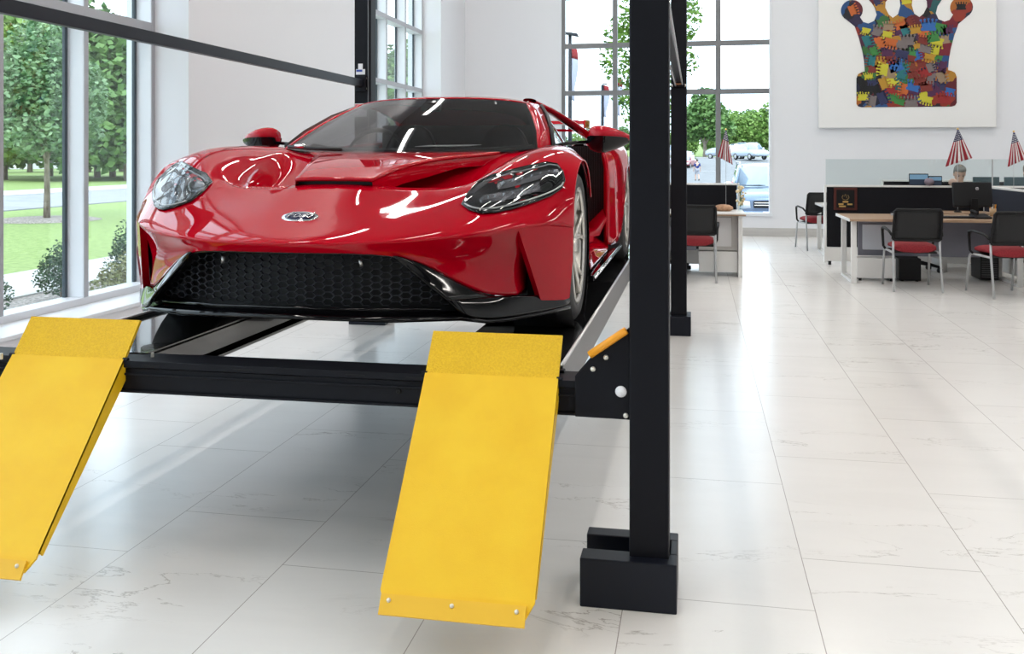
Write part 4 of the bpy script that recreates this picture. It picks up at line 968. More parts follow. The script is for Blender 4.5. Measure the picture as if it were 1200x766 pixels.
swivel_chair(-.35, 12.3, .2, 'black swivel chair mostly hidden behind the white desk')
# monitors behind the frosted glass
for x, lb in ((3.90, 'dark teal monitor back behind the frosted glass, right of the seated person'), (4.30, 'dark monitor back behind the frosted glass, partly behind the computer monitor')):
    m_ = empty('computer_monitor', (x, 14.1, .75), .05, lb, 'monitor')
    MB().box(-.17, .17, -.02, .02, .10, .42).build('screen_housing', mat('teal_black', (.03, .07, .085), .4), m_, bevel=.008)
    MB().box(-.10, .10, -.09, .09, 0, .012).build('stand_foot', M['black'], m_, bevel=.004); MB().box(-.03, .03, -.01, .012, .01, .12).build('stand_neck', M['black'], m_)
d4, bx = desk(2.9, 5.6, 13.75, 14.45, .745, 'desk behind the frosted glass where two staff sit', top=M['white'])

# ---- small national flags on sticks
def flag(x, y, zt, zb, foot, lean, label, WD=.30):
    f_ = empty('table_flag', (x, y, foot), 0, label, 'flag', 'small striped flags on the desks')
    H_ = zt-foot
    MB().tube([(0, 0, 0), (0, 0, H_-.01)], .0025, 8).build('stick', M['silver'], f_)
    MB().ball((0, 0, H_), .013, 12, 8).build('finial', gold, f_, smooth=True)
    MB().lathe([(0, 0), (.045, 0), (.045, .012), (.012, .02), (.008, .04), (0, .04)], n=24).build('foot_disc', M['black'], f_, smooth=True)
    nfold = 40; drop = zt-zb
    # cloth hanging in folds: a fan that hangs from the top of the stick, wider at its lower hem
    def P(u_, v_):     # u across the hem, v down
        z = H_-.015-v_*drop*(1-.24*(u_ if lean > 0 else 1-u_))
        xx = (-.5+u_)*(.02+WD*v_)+lean*v_*.1; yy = -.016*math.sin(u_*PI*5)*v_-.01
        return (xx, yy, z)
    NU, NV = 26, 18
    cloth = {0: MB(), 1: MB(), 2: MB()}
    for i in range(NU):
        for j in range(NV):
            u0, u1, v0, v1 = i/NU, (i+1)/NU, j/NV, (j+1)/NV
            # stars canton on the upper third, stripes below running down the cloth
            if v1 <= .36: k = 2
            else: k = (i*11//NU) % 2
            cloth[k].add([P(u0, v0), P(u1, v0), P(u1, v1), P(u0, v1)], [(0, 1, 2, 3)])
    cl_ = cloth[0].build('flag_cloth', FR, f_, smooth=True, merge=True, solid=.0012)
    cloth[1].build('white_stripes', FW, cl_, smooth=True, merge=True, solid=.0012); cloth[2].build('blue_canton', FB, cl_, smooth=True, merge=True, solid=.0012)
    st = MB()
    for j in range(5):
        for i in range(2+j):
            u_ = (i+.7)/(2+j+.4); v_ = .06+j*.058; p = P(u_, v_); st.lathe([(0, p[1]-.005), (.0055, p[1]-.005)], (p[0], 0, p[2]), axis='y', n=5)
    st.build('stars', FW, cl_)
FR = mat('flag_red', (.30, .012, .025), .7); FW = mat('flag_white', (.72, .70, .70), .7); FB = mat('flag_blue', (.012, .018, .08), .7)
flag(3.25, 12.95, 1.80, 1.335, .746, .10, 'striped flag with starred blue corner, left of the two above the frosted glass')
flag(3.905, 12.95, 1.765, 1.335, .746, .35, 'narrow striped flag with starred blue corner above the glass at the picture edge', .20)
flag(.375, 12.62, 1.80, 1.36, .776, -.1, 'small striped flag on the white desk in front of the wide window', .17)
# shelf carrying the two flags
d5, bx = desk(2.9, 4.3, 12.70, 13.30, .745, 'back part of the walnut desk top against the black partition', legs=('r',))

# ---- crown picture on the back wall
art = empty('crown_picture', (3.62, YB, 1.955), 0, 'large white panel with a many-coloured crown silhouette hanging on the back wall', 'picture')
MB().box(-1.475, 1.475, -.09, 0, 0, 3.2).build('white_panel', mat('white_canvas', (.80, .80, .79), .6), art, bevel=.008)
def circ(cx, cz, r, a0, a1, n=14): return [(cx+r*math.cos(a0+(a1-a0)*i/n), cz+r*math.sin(a0+(a1-a0)*i/n)) for i in range(n+1)]
K = .0142
def px(x, y): return ((x-1062.5)*K, (150-y)*.0151-.0)
half = [px(1062.5, 126), px(1115, 126)]+[px(*p) for p in ((1119, 125), (1121, 122), (1121, 92), (1119, 87), (1115, 85), (1111, 84), (1112, 72), (1114, 60), (1118, 45), (1123, 31))]
c5 = px(1126.5, 12); half += circ(*c5, .185, math.radians(-60), math.radians(215), 18)
half += [px(*p) for p in ((1117, 20), (1113, 26), (1107, 28), (1100, 25), (1097, 18), (1099, 10))]
c4 = px(1095, -6); half += circ(*c4, .185, math.radians(-50), math.radians(230), 18)
half += [px(*p) for p in ((1087, 10), (1083, 18), (1078, 22), (1072, 18), (1069, 8))]
c3 = px(1062.5, -12); half += circ(*c3, .19, math.radians(-55), math.radians(90), 10)
left = [(-a, b) for a, b in reversed(half[1:-1])]
outline = half+left
cm = mat('collage_paint', (.5, .1, .1), .5)
t = N(cm, 'ShaderNodeTexCoord'); vo = N(cm, 'ShaderNodeTexVoronoi'); vo.inputs['Scale'].default_value = 5.2; vo.inputs['Randomness'].default_value = 1
nzz = N(cm, 'ShaderNodeTexNoise'); nzz.inputs['Scale'].default_value = 9; mxv = N(cm, 'ShaderNodeMix'); mxv.data_type = 'RGBA'; mxv.inputs[0].default_value = .12
L(cm, t.outputs['Object'], mxv.inputs[6]); L(cm, t.outputs['Object'], nzz.inputs['Vector']); L(cm, nzz.outputs['Color'], mxv.inputs[7]); L(cm, mxv.outputs[2], vo.inputs['Vector'])
sp_ = N(cm, 'ShaderNodeSeparateColor'); L(cm, vo.outputs['Color'], sp_.inputs[0]); rp_ = N(cm, 'ShaderNodeValToRGB'); rp_.color_ramp.interpolation = 'CONSTANT'
PAL = [tuple(.62*q_ for q_ in w_) for w_ in [(.16, .01, .02), (.01, .015, .05), (.55, .17, .02), (.02, .10, .30), (.25, .01, .03), (.005, .005, .008), (.40, .04, .02), (.05, .20, .05), (.03, .02, .08), (.62, .30, .03), (.10, .015, .06), (.02, .14, .15), (.28, .05, .02), (.01, .01, .02)]]
while len(rp_.color_ramp.elements) < len(PAL): rp_.color_ramp.elements.new(.5)
for i, c_ in enumerate(PAL): rp_.color_ramp.elements[i].position = i/len(PAL); rp_.color_ramp.elements[i].color = (*c_, 1)
L(cm, sp_.outputs[0], rp_.inputs[0]); L(cm, rp_.outputs[0], bsdf(cm).inputs['Base Color'])
crown = MB().prism(outline, -.10, -.09, 'y').build('crown_silhouette', cm, art)
def inside(p, poly):
    c_ = False; n = len(poly)
    for i in range(n):
        a, b = poly[i], poly[(i+1) % n]
        if (a[1] > p[1]) != (b[1] > p[1]) and p[0] < (b[0]-a[0])*(p[1]-a[1])/(b[1]-a[1])+a[0]: c_ = not c_
    return c_
PAL2 = [(.78, .72, .05), (.03, .17, .55), (.005, .006, .01), (.62, .33, .03), (.40, .02, .02), (.10, .02, .09), (.02, .22, .25), (.24, .20, .20), (.05, .28, .06), (.70, .16, .03), (.03, .035, .12), (.40, .28, .18), (.74, .68, .04), (.25, .03, .02)]
mats2 = [mat('collage_colour_%s' % n_, tuple(.68*q_ for q_ in c_), .5) for n_, c_ in zip('abcdefghijklmn', PAL2)]
rnd = random.Random(11); spots = []
def mini(s, rot, cx, cz):
    p = [(-.5, -.45), (.5, -.45), (.5, -.25), (.42, -.22), (.52, .22)]
    for k in range(5):
        bx_ = .52-.26*k
        if k: p += [(bx_+.15, .02), (bx_+.06, .18)]
        p += circ(bx_, .30+.04*(2-abs(k-2)), .085, -1.0, 4.1, 6)
        if k < 4: p += [(bx_-.06, .18), (bx_-.13, .02)]
    p += [(-.52, .22), (-.42, -.22), (-.5, -.25)]
    c_, s_ = math.cos(rot), math.sin(rot)
    return [(cx+s*(a*c_-b*s_), cz+s*(a*s_+b*c_)) for a, b in p]
tries = 0
while len(spots) < 78 and tries < 6000:
    tries += 1
    x, z = rnd.uniform(-.92, .92), rnd.uniform(.36, 2.25); s = rnd.uniform(.15, .25)
    if any((x-a)**2+(z-b)**2 < (.125)**2 for a, b, _ in spots): continue
    poly = mini(s, rnd.choice([0, .3, -.3, 2.9, 1.4, -1.2, .15]), x, z)
    if not all(inside(p, outline) for p in poly): continue
    spots.append((x, z, s)); q = rnd.randrange(14)
    d_ = .101+.0006*(len(spots) % 5)
    MB().prism(poly, -d_, -.10, 'y').build('small_crown', mats2[q], crown)

# ================================================================ PEOPLE
def person(loc, rz, J, R_, cloth_cut, label, skin=None, hair=(.10, .07, .05), top=(.02, .05, .2), legs=(.03, .03, .035), scale=1., hair_long=False, head_tilt=0, shoes=(.02, .02, .02), group=None):
    """J: joint positions; the whole body is one skinned surface, clothing lies over it"""
    r = empty('person', loc, rz, label, 'person', group); r.scale = (scale,)*3
    E = [('pelvis', 'belly'), ('belly', 'chest'), ('chest', 'neck'), ('neck', 'skull'), ('chest', 'shL'), ('shL', 'elL'), ('elL', 'wrL'), ('wrL', 'haL'), ('chest', 'shR'), ('shR', 'elR'), ('elR', 'wrR'), ('wrR', 'haR'),
         ('pelvis', 'hiL'), ('hiL', 'knL'), ('knL', 'anL'), ('anL', 'toL'), ('pelvis', 'hiR'), ('hiR', 'knR'), ('knR', 'anR'), ('anR', 'toR')]
    RAD = dict(pelvis=.13, belly=.125, chest=.135, neck=.055, skull=.05, sh=.062, el=.043, wr=.030, ha=.032, hi=.092, kn=.062, an=.042, to=.038)
    def rad(n): return RAD.get(n) or RAD[n[:2]]
    def skin_obj(name, keys, m, grow, parent, extra=None):
        me = bpy.data.meshes.new(name); ks = [k for k in J if k in keys]; idx = {k: i for i, k in enumerate(ks)}
        me.from_pydata([J[k] for k in ks], [(idx[a], idx[b]) for a, b in E if a in idx and b in idx], [])
        o = bpy.data.objects.new(name, me); COL.objects.link(o)
        q = o.modifiers.new('skin', 'SKIN'); q.use_smooth_shade = True
        for i, k in enumerate(ks):
            sv = me.skin_vertices[0].data[i]; rr_ = rad(k)*grow
            sv.radius = (rr_*(1.15 if k in ('pelvis', 'belly', 'chest') else 1), rr_*(.85 if k in ('pelvis', 'belly', 'chest') else 1)); sv.use_root = (i == 0)
        q = o.modifiers.new('sub', 'SUBSURF'); q.levels = q.render_levels = 2
        dg = bpy.context.evaluated_depsgraph_get(); me2 = bpy.data.meshes.new_from_object(o.evaluated_get(dg)); bpy.data.objects.remove(o)
        bm = bmesh.new(); bm.from_mesh(me2)
        if extra: extra(bm)
        me3 = bpy.data.meshes.new(name); bm.to_mesh(me3); bm.free(); me3.materials.clear(); me3.materials.append(m)
        me3.polygons.foreach_set('use_smooth', [True]*len(me3.polygons))
        o2 = bpy.data.objects.new(name, me3); COL.objects.link(o2); o2.parent = parent; return o2
    sk = Vector(J['skull']); ct, st_ = math.cos(head_tilt), math.sin(head_tilt)
    def hp(x, y, z):      # head coordinates -> body coordinates (tilted forward by head_tilt)
        return (sk.x+x, sk.y+y*ct+z*st_, sk.z+z*ct-y*st_)
    def head(bm):
        h = MB(); rows = []
        # rings of the skull from chin to crown: (z, half width, front, back)
        for z, w, f_, b in ((-.105, .018, .070, .035), (-.098, .036, .082, .052), (-.080, .052, .090, .066), (-.05, .062, .094, .080), (-.02, .069, .094, .090), (.01, .073, .092, .097), (.04, .075, .094, .100), (.07, .073, .090, .098), (.095, .064, .076, .086), (.115, .044, .050, .060), (.122, .015, .016, .02)):
            ring = []
            for i in range(20):
                a = 2*PI*i/20; c_, s_ = math.cos(a), math.sin(a); yy = (f_ if s_ > 0 else b)*s_; xx = w*c_
                if s_ > .9 and -.055 < z < -.01: yy += .020 if z < -.03 else .010     # nose
                if .3 < s_ < .93 and 0 < z < .02: yy -= .010                          # eye sockets
                if s_ > .85 and -.085 < z < -.07: yy += .004                          # lips
                ring.append(hp(xx, yy, z))
            rows.append(ring)
        h.grid(rows, wrap=True); h.add(rows[0], [tuple(range(20))]); h.add(rows[-1], [tuple(range(19, -1, -1))])
        for s_ in (-1, 1): h.ball(hp(s_*.077, -.005, -.005), .016, 8, 6, (.5, .8, 1.5))
        # five fingers and a thumb on either hand
        for sd in ('L', 'R'):
            a = Vector(J['wr'+sd]); b = Vector(J['ha'+sd]); d = (b-a).normalized(); side = d.cross(Vector((0, 1, 0)) if abs(d.y) < .8 else Vector((0, 0, 1))).normalized()
            up_ = side.cross(d).normalized()
            for k in range(4):
                o0 = b+side*(.024-.016*k); ln = (.070, .078, .074, .058)[k]
                h.tube([o0-d*.02, o0+d*ln*.45, o0+d*ln*.8-up_*.010, o0+d*ln-up_*.026], .008, 6, rs=[.009, .0085, .0075, .0065])
            o0 = a.lerp(b, .55)+side*.028; h.tube([o0, o0+side*.022+d*.026, o0+side*.026+d*.052], .009, 6, rs=[.011, .0095, .008])
        vs = [bm.verts.new(v_) for v_ in h.v]
        for f_ in h.f:
            try: bm.faces.new([vs[i] for i in f_])
            except ValueError: pass
    b_ = skin_obj('body', set(J), skin or M['skin'], 1.0, r, head)
    # face details
    hm = mat('hair_colour', hair, .8)
    rows = []
    for z, w, f_, b in ((-.09 if hair_long else -.03, .072, -.005, .105), (.0, .080, .00, .108), (.04, .083, .03, .112), (.075, .081, .092, .110), (.10, .072, .088, .097), (.122, .050, .060, .070), (.132, .015, .02, .02)):
        rows.append([hp(w*math.cos(a), (f_ if math.sin(a) > 0 else b)*math.sin(a), z) for a in [2*PI*i/20 for i in range(20)]])
    MB().grid(rows, wrap=True).build('hair', hm, r, smooth=True)
    for s_ in (-1, 1):
        MB().ball(hp(s_*.028, .083, .008), .009, 8, 6).build('eye', mat('eye_dark', (.03, .02, .02), .3), r, smooth=True)
        MB().tube([hp(s_*.014, .092, .026), hp(s_*.030, .092, .031), hp(s_*.046, .082, .026)], .0035, 5).build('eyebrow', hm, r)
    MB().tube([hp(-.022, .090, -.068), hp(0, .096, -.066), hp(.022, .090, -.068)], .0045, 6).build('lips', mat('lips', (.45, .18, .15), .5), r, smooth=True)
    skin_obj('shirt', {'pelvis', 'belly', 'chest', 'shL', 'shR'} | cloth_cut['arms'], mat('shirt', top, .8), 1.13, r)
    skin_obj('trousers', {'pelvis', 'hiL', 'hiR'} | cloth_cut['legs'], mat('trousers', legs, .8), 1.15, r)
    for sd in ('L', 'R'):
        a = Vector(J['an'+sd]); b = Vector(J['to'+sd])
        MB().tube([tuple(a-(b-a)*.35+Vector((0, 0, -.03))), tuple(a+Vector((0, 0, -.025))), tuple(b+Vector((0, 0, .0))), tuple(b+(b-a)*.25)], .05, 10, rs=[.035, .046, .042, .022]).build('shoe', mat('shoe', shoes, .4), r, smooth=True)
    return r
SIT = dict(pelvis=(0, 0, .52), belly=(0, .02, .70), chest=(0, .04, .92), neck=(0, .06, 1.06), skull=(0, .09, 1.20), shL=(-.19, .05, .98), elL=(-.24, .14, .76), wrL=(-.17, .36, .76), haL=(-.15, .42, .76), shR=(.19, .05, .98), elR=(.24, .14, .76), wrR=(.17, .36, .76), haR=(.15, .42, .76),
           hiL=(-.10, .05, .50), knL=(-.13, .45, .50), anL=(-.13, .48, .09), toL=(-.13, .62, .04), hiR=(.10, .05, .50), knR=(.13, .45, .50), anR=(.13, .48, .09), toR=(.13, .62, .04))
STAND = dict(pelvis=(0, 0, .93), belly=(0, .0, 1.08), chest=(0, 0, 1.30), neck=(0, .01, 1.47), skull=(0, .03, 1.60), shL=(-.18, 0, 1.40), elL=(-.24, .03, 1.12), wrL=(-.25, .12, .89), haL=(-.25, .16, .82), shR=(.18, 0, 1.40), elR=(.24, -.05, 1.12), wrR=(.25, .02, .88), haR=(.25, .05, .81),
           hiL=(-.09, 0, .90), knL=(-.10, .14, .50), anL=(-.10, .12, .10), toL=(-.10, .27, .06), hiR=(.09, 0, .90), knR=(.10, -.02, .50), anR=(.10, -.22, .14), toR=(.10, -.08, .04))
ALL = {'arms': {'elL', 'wrL', 'elR', 'wrR'}, 'legs': {'knL', 'knR', 'anL', 'anR'}}
SHORT = {'arms': {'elL', 'elR'}, 'legs': {'knL', 'knR'}}
person((3.67, 14.62, 0), PI, SIT, None, ALL, 'seated person with short grey hair looking down behind the frosted glass', hair=(.22, .21, .20), top=(.55, .55, .58), head_tilt=.45, scale=1.0)
person((4.60, 14.65, 0), PI, SIT, None, ALL, 'seated person with long grey-brown hair behind the frosted glass at the picture edge', hair=(.16, .13, .12), top=(.30, .30, .33), hair_long=True, scale=1.02)
for x, y, lb in ((3.67, 14.72, 'black swivel chair under the grey-haired person behind the glass'), (4.60, 14.75, 'black swivel chair under the long-haired person at the picture edge')): swivel_chair(x, y, 0, lb)
# a spot on the ground given by its bearing and its distance from the viewer
def at(pxx, d_):
    th_ = math.atan(216/1120); la = (pxx-600)/1120*d_; return la*math.cos(th_)-d_*math.sin(th_), la*math.sin(th_)+d_*math.cos(th_)
NTH = ['first', 'second', 'third', 'fourth', 'fifth', 'sixth', 'seventh', 'eighth', 'ninth', 'tenth', 'eleventh', 'twelfth', 'thirteenth', 'fourteenth', 'fifteenth', 'sixteenth', 'seventeenth', 'eighteenth', 'nineteenth', 'twentieth']
# ================================================================ OUTDOORS
grass = noise_mat('lawn_grass', (.17, .25, .07), (.27, .36, .12), 9, .9, 8, coord='Object', bump=.3, bscale=60)
mulch = noise_mat('bark_mulch', (.12, .10, .09), (.46, .41, .37), 26, .95, 6, bump=.8, bscale=40)
asph = noise_mat('sun_bleached_asphalt', (.20, .205, .215), (.24, .245, .255), 2, .9, 6)
conc = noise_mat('pale_concrete', (.45, .45, .44), (.52, .51, .50), 3, .85, 5)
road = noise_mat('grey_road', (.26, .27, .29), (.30, .31, .33), 2, .9, 5)
struct(MB().grid([[(-4.97, -30, -.12), (-4.97, 18.2, -.12), (-30, 75, -.12), (-70, 175, -.12)], [(-240, -30, -.12), (-240, 18.2, -.12), (-240, 75, -.12), (-240, 175, -.12)]]).build('lawn', grass))
struct(MB().box(-7.2, -4.97, -20, 18.2, -.2, -.08).build('mulch_bed', mulch))
struct(MB().box(-8.7, -7.2, -20, 30, -.2, -.06).build('footpath', conc))
struct(MB().box(-25.8, -19.2, -30, 70, -.2, -.09).build('road', road)); struct(MB().box(-29, -25.8, -30, 80, -.2, -.05).build('sidewalk', conc))
ys = [18.2, 30, 50, 70, 80, 88, 97, 106, 130, 175]; zs = [-.6, -.6, -.6, -.6, -.55, -.2, .5, 1.0, 1.08, 1.2]
struct(MB().grid([[(-.38*y+1.9, y, z), (0, y, z), (70, y, z)] for y, z in zip(ys, zs)]).build('parking_lot', asph, smooth=True))
struct(MB().grid([[(-.38*y-30, y, z) for y, z in ((175, 1.2), (300, 5))], [(100, y, z) for y, z in ((175, 1.2), (300, 5))]]).build('far_meadow', grass))
curb = MB()
struct(MB().box(-.5, 60, 128, 129, 1.0, 1.25).build('far_kerb', conc))

# ---- leaves: crowns of many small blades
def crown_mesh(rnd, blobs, n, size, flat=.6):
    mb = MB()
    tot = sum(b[3]*b[4]*b[5] for b in blobs)
    for cx, cy, cz, rx, ry, rz in blobs:
        k = int(n*rx*ry*rz/tot)
        for _ in range(k):
            a, b = rnd.uniform(0, 2*PI), math.acos(rnd.uniform(-1, 1)); r = rnd.random()**.28
            p = Vector((cx+rx*r*math.sin(b)*math.cos(a), cy+ry*r*math.sin(b)*math.sin(a), cz+rz*r*math.cos(b)))
            s = size*rnd.uniform(.6, 1.3)
            u_ = Vector((rnd.gauss(0, 1), rnd.gauss(0, 1), rnd.gauss(0, .5))).normalized(); w_ = u_.cross(Vector((rnd.gauss(0, 1), rnd.gauss(0, 1), rnd.gauss(0, 1)))).normalized()
            o = len(mb.v)
            mb.v += [tuple(p-u_*s), tuple(p+w_*s*flat), tuple(p+u_*s), tuple(p-w_*s*flat)]; mb.f.append((o, o+1, o+2, o+3))
    return mb
def leaf_mat(name, c1, c2, sc):
    m = noise_mat(name, c1, c2, sc, .55, 2, .3, .7)
    bsdf(m).inputs['Transmission Weight'].default_value = 0
    return m
LM = [leaf_mat('oak_leaves', (.06, .16, .06), (.28, .42, .22), 3.5), leaf_mat('light_green_leaves', (.09, .21, .03), (.28, .42, .11), 1.2), leaf_mat('mid_green_leaves', (.05, .14, .03), (.18, .31, .09), 1.0), leaf_mat('yew_leaves', (.012, .05, .02), (.06, .14, .05), 12), leaf_mat('spirea_leaves', (.14, .17, .04), (.32, .31, .14), 14), leaf_mat('maple_leaves', (.05, .14, .01), (.17, .30, .03), 2.2)]
BARK = noise_mat('tree_bark', (.16, .13, .10), (.34, .29, .24), 12, .9, 5, stretch=(1, 1, .3), bump=.5)
def tree(name, loc, rnd, blobs, n, size, m, trunk_h, tr, label, group=None, cat='tree'):
    r = empty(name, loc, rnd.uniform(0, 6), label, cat, group)
    crown_mesh(rnd, blobs, n, size).build('foliage', m, r)
    t_ = MB().tube([(0, 0, -.05), (.02, .01, trunk_h*.5), (0, 0, trunk_h), (.03, 0, trunk_h*1.6)], tr, 10, rs=[tr*1.25, tr, tr*.85, tr*.3])
    for cx, cy, cz, rx, ry, rz in blobs: t_.tube([(0, 0, trunk_h*.9), (cx*.4, cy*.4, (trunk_h+cz)/2), (cx, cy, cz)], tr*.3, 6, rs=[tr*.5, tr*.3, tr*.08])
    t_.build('trunk', BARK, r, smooth=True)
    return r
rnd = random.Random(3)
tree('young_oak_tree', (-15.6, 20.8, -.12), rnd, [(0, 0, 3.0, 1.45, 1.45, 1.35), (.7, .3, 2.1, 1.1, 1.0, .6), (-.7, -.3, 2.2, 1.0, .9, .6), (0, 0, 4.2, .95, .95, .8), (-.9, 0, 3.2, .8, .8, .8)], 11000, .072, LM[0], 1.5, .07, 'young round-crowned tree with a thin pale trunk outside the left window')
struct(MB().lathe([(0, -.06), (1.0, -.065), (1.25, -.115)], (-15.6, 20.8, 0), n=40).build('mulch_ring', mulch))
rnd = random.Random(8)
tree('slender_tree', (-13.2, 21.6, -.12), rnd, [(.2, 0, 2.0, .5, .5, .5), (-.1, .1, 2.9, .55, .5, .8), (.1, 0, 1.35, .4, .3, .25)], 420, .06, LM[1], 1.3, .022, 'slender sapling with sparse light leaves beyond the second pane of the left window')
def shrub(name, x, y, h, r, m, label, seed, n=2600, size=.018, cat='shrub', grp=None):
    q = empty(name, (x, y, -.08), 0, label, cat, grp); rn = random.Random(seed)
    blobs = [(rn.uniform(-.3, .3)*r, rn.uniform(-.3, .3)*r, h*(.35+.38*k/3), r*(1-.13*k), r*(1-.13*k), h*.30) for k in range(4)]
    crown_mesh(rn, blobs, n, size).build('foliage', m, q)
    t_ = MB()
    for k in range(5): t_.tube([(0, 0, 0), (blobs[k % 4][0]+.05*k*r, blobs[k % 4][1], h*.7)], .006, 5)
    t_.build('stems', BARK, q)
shrub('clipped_shrub', -6.66, 9.1, .66, .27, LM[3], 'dark green rounded shrub in the mulch just outside the first pane of the left window', 1)
shrub('clipped_shrub', -6.72, 7.95, .58, .24, LM[3], 'dark green shrub cut by the left picture edge, in the mulch bed outside', 2)
shrub('clipped_shrub', -6.50, 10.15, .78, .27, LM[3], 'tall dark shrub in the mulch outside the second pane of the left window', 3)
shrub('spirea_shrub', -6.15, 9.35, .42, .22, LM[4], 'low yellow-green bush in front of the tall shrub outside the second pane', 4, 900, .022)
shrub('spirea_shrub', -6.30, 9.80, .46, .16, LM[4], 'small pale bush squeezed between the shrubs outside the left window', 5, 500, .02)
# line of trees across the road on the left
rnd = random.Random(21)
protoA = None
TR = [(-50, 70), (4, 62), (58, 72), (90, 60), (114, 68), (132, 70), (150, 60), (172, 72), (196, 66), (35, 90), (-100, 84), (104, 90), (142, 94), (425, 95), (455, 90), (480, 96), (500, 90)]
for i, (pxx, d_) in enumerate(TR):
    x, y = at(pxx, d_)
    k = i % 3
    h = rnd.uniform(9.5, 11.5)
    bl = [(0, 0, h*.55, 3.4, 3.4, h*.38), (1.4, .5, h*.30, 2.6, 2.6, h*.24), (-1.5, -.4, h*.32, 2.6, 2.6, h*.26), (0, 0, h*.82, 2.2, 2.2, h*.18)]
    if i < 3:
        protoA = [*(protoA or []), tree('broadleaf_tree', (x, y, -.12), rnd, bl, 5000, .30, LM[(2, 1, 2)[i]], h*.25, .22, '', 'trees across the road')]
    else:
        c = copy_tree(protoA[k]); c.location = (x, y, -.12); c.rotation_euler = (0, 0, rnd.uniform(0, 6)); s = rnd.uniform(.85, 1.2); c.scale = (s, s, s)
    (protoA[i] if i < 3 else c)['label'] = ('light' if k == 1 else 'mid')+' green broadleaf tree across the road, '+NTH[sorted(p for p, _ in TR).index(pxx)]+' from the left in the row'
# maple close to the wide window
rnd = random.Random(14)
tree('maple_tree', (-1.15, 24.6, -.6), rnd, [(.05, 0, 3.4, .85, .7, 1.0), (-.35, .2, 4.6, .95, .8, .9), (.3, 0, 5.7, 1.15, .9, 1.0), (-.5, 0, 3.5, .6, .6, .3), (-.6, .1, 5.2, .65, .6, .45), (.65, -.1, 4.5, .7, .6, .5), (-.1, 0, 2.5, .6, .5, .5)], 4600, .068, LM[5], 1.9, .06, 'maple with loose bright leaves outside the wide window, half hidden by the lift post')
# far trees beyond the parking lot
rnd = random.Random(33); protoB = []
FT = [(826, 140, 10.2, 0), (850, 165, 8.6, 1), (868, 150, 7.6, 1), (888, 160, 8.4, 1), (904, 150, 9.6, 1), (806, 175, 6.5, 1), (838, 185, 6.6, 0), (925, 165, 9, 0), (945, 160, 10, 1), (660, 180, 4.2, 0), (676, 170, 4.6, 1), (692, 175, 5.4, 0), (710, 165, 5.0, 1), (730, 172, 5.6, 0), (752, 170, 6.0, 1), (775, 170, 6.2, 1), (640, 176, 5, 0), (878, 190, 9.4, 0), (858, 195, 8.5, 0)]
for i, (pxx, d_, h, k) in enumerate(FT):
    th_ = math.atan(216/1120); la = (pxx-600)/1120*d_; X_ = la*math.cos(th_)-d_*math.sin(th_); Y_ = la*math.sin(th_)+d_*math.cos(th_)
    if len(protoB) < 2:
        kk = len(protoB)
        bl = [(0, 0, 5.4, 3.2, 3.0, 2.6), (2.0, 0, 4.0, 2.2, 2.2, 1.8), (-2.0, 0, 4.2, 2.2, 2.2, 1.9), (0, 0, 7.6, 2.0, 2.0, 2.0)] if kk == 0 else [(0, 0, 4.6, 3.8, 3.0, 3.0), (2.6, 0, 3.2, 2.6, 2.2, 2.6), (-2.6, 0, 3.4, 2.4, 2.2, 2.6), (.8, 0, 7.0, 2.6, 2.0, 2.2)]
        c = tree('distant_tree', (X_, Y_, 1.0), rnd, bl, 4200, .34, LM[(2, 1)[kk]], 2.0, .25, '', 'trees beyond the parking lot'); protoB.append(c)
    else: c = copy_tree(protoB[k])
    c.location = (X_, Y_, 1.0); s = h/9.4; c.scale = (s, s, s); c.rotation_euler = (0, 0, rnd.uniform(0, 6))
    c['label'] = 'green tree beyond the parking lot, '+NTH[sorted(p[0] for p in FT).index(pxx)]+' from the left in the distant row'
protoB[0]['label'] = 'darker tree with a visible trunk beyond the parking lot, left of the small flag'; del protoB[0]['group']

# ---- lamp mast and banner masts outside
def mast(x, y, h, label, bz0, bz1, lamp=False, col=(.26, .015, .02)):
    m_ = empty('banner_mast', (x, y, -.6), 0, label, 'mast')
    MB().tube([(0, 0, 0), (0, 0, h)], .085, 10, rs=[.11, .08]).build('pole', M['navy'], m_, smooth=True)
    MB().tube([(0, 0, bz1-.06), (.25, 0, bz1-.06)], .03, 8).build('arm', M['navy'], m_)
    rows = [[((.05+.34*k/4)*(.55+.45*math.sin(PI*min(1, v_+.25))), .03*math.sin(k*2+v_*7), bz1-.1-(bz1-bz0-.1)*v_-.1*k/4) for k in range(5)] for v_ in [i/10 for i in range(11)]]
    MB().grid(rows[:3]).build('banner_red', mat('banner_red', col, .7), m_, smooth=True, solid=.01)
    MB().grid(rows[2:]).build('banner_white', mat('banner_white', (.38, .40, .50), .7), m_, smooth=True, solid=.01)
    if lamp: MB().hexa([(-.42, -.15, h-.05), (.42, -.15, h-.22), (.42, .15, h-.22), (-.42, .15, h-.05), (-.40, -.14, h+.06), (.35, -.14, h-.06), (.35, .14, h-.06), (-.40, .14, h+.06)]).build('lamp_head', M['navy'], m_, bevel=.02)
mast(*at(668, 45), 7.85, 'dark lamp mast with red and white banner beyond the left of the wide window', 4.7, 7.25, True)
mast(*at(706, 52), 5.9, 'second banner mast, lower, between the car roof and the mullion of the wide window', 4.2, 6.0)
mast(*at(722.5, 60), 7.0, 'farthest banner mast, beside the window mullion near the maple', 4.6, 7.0)
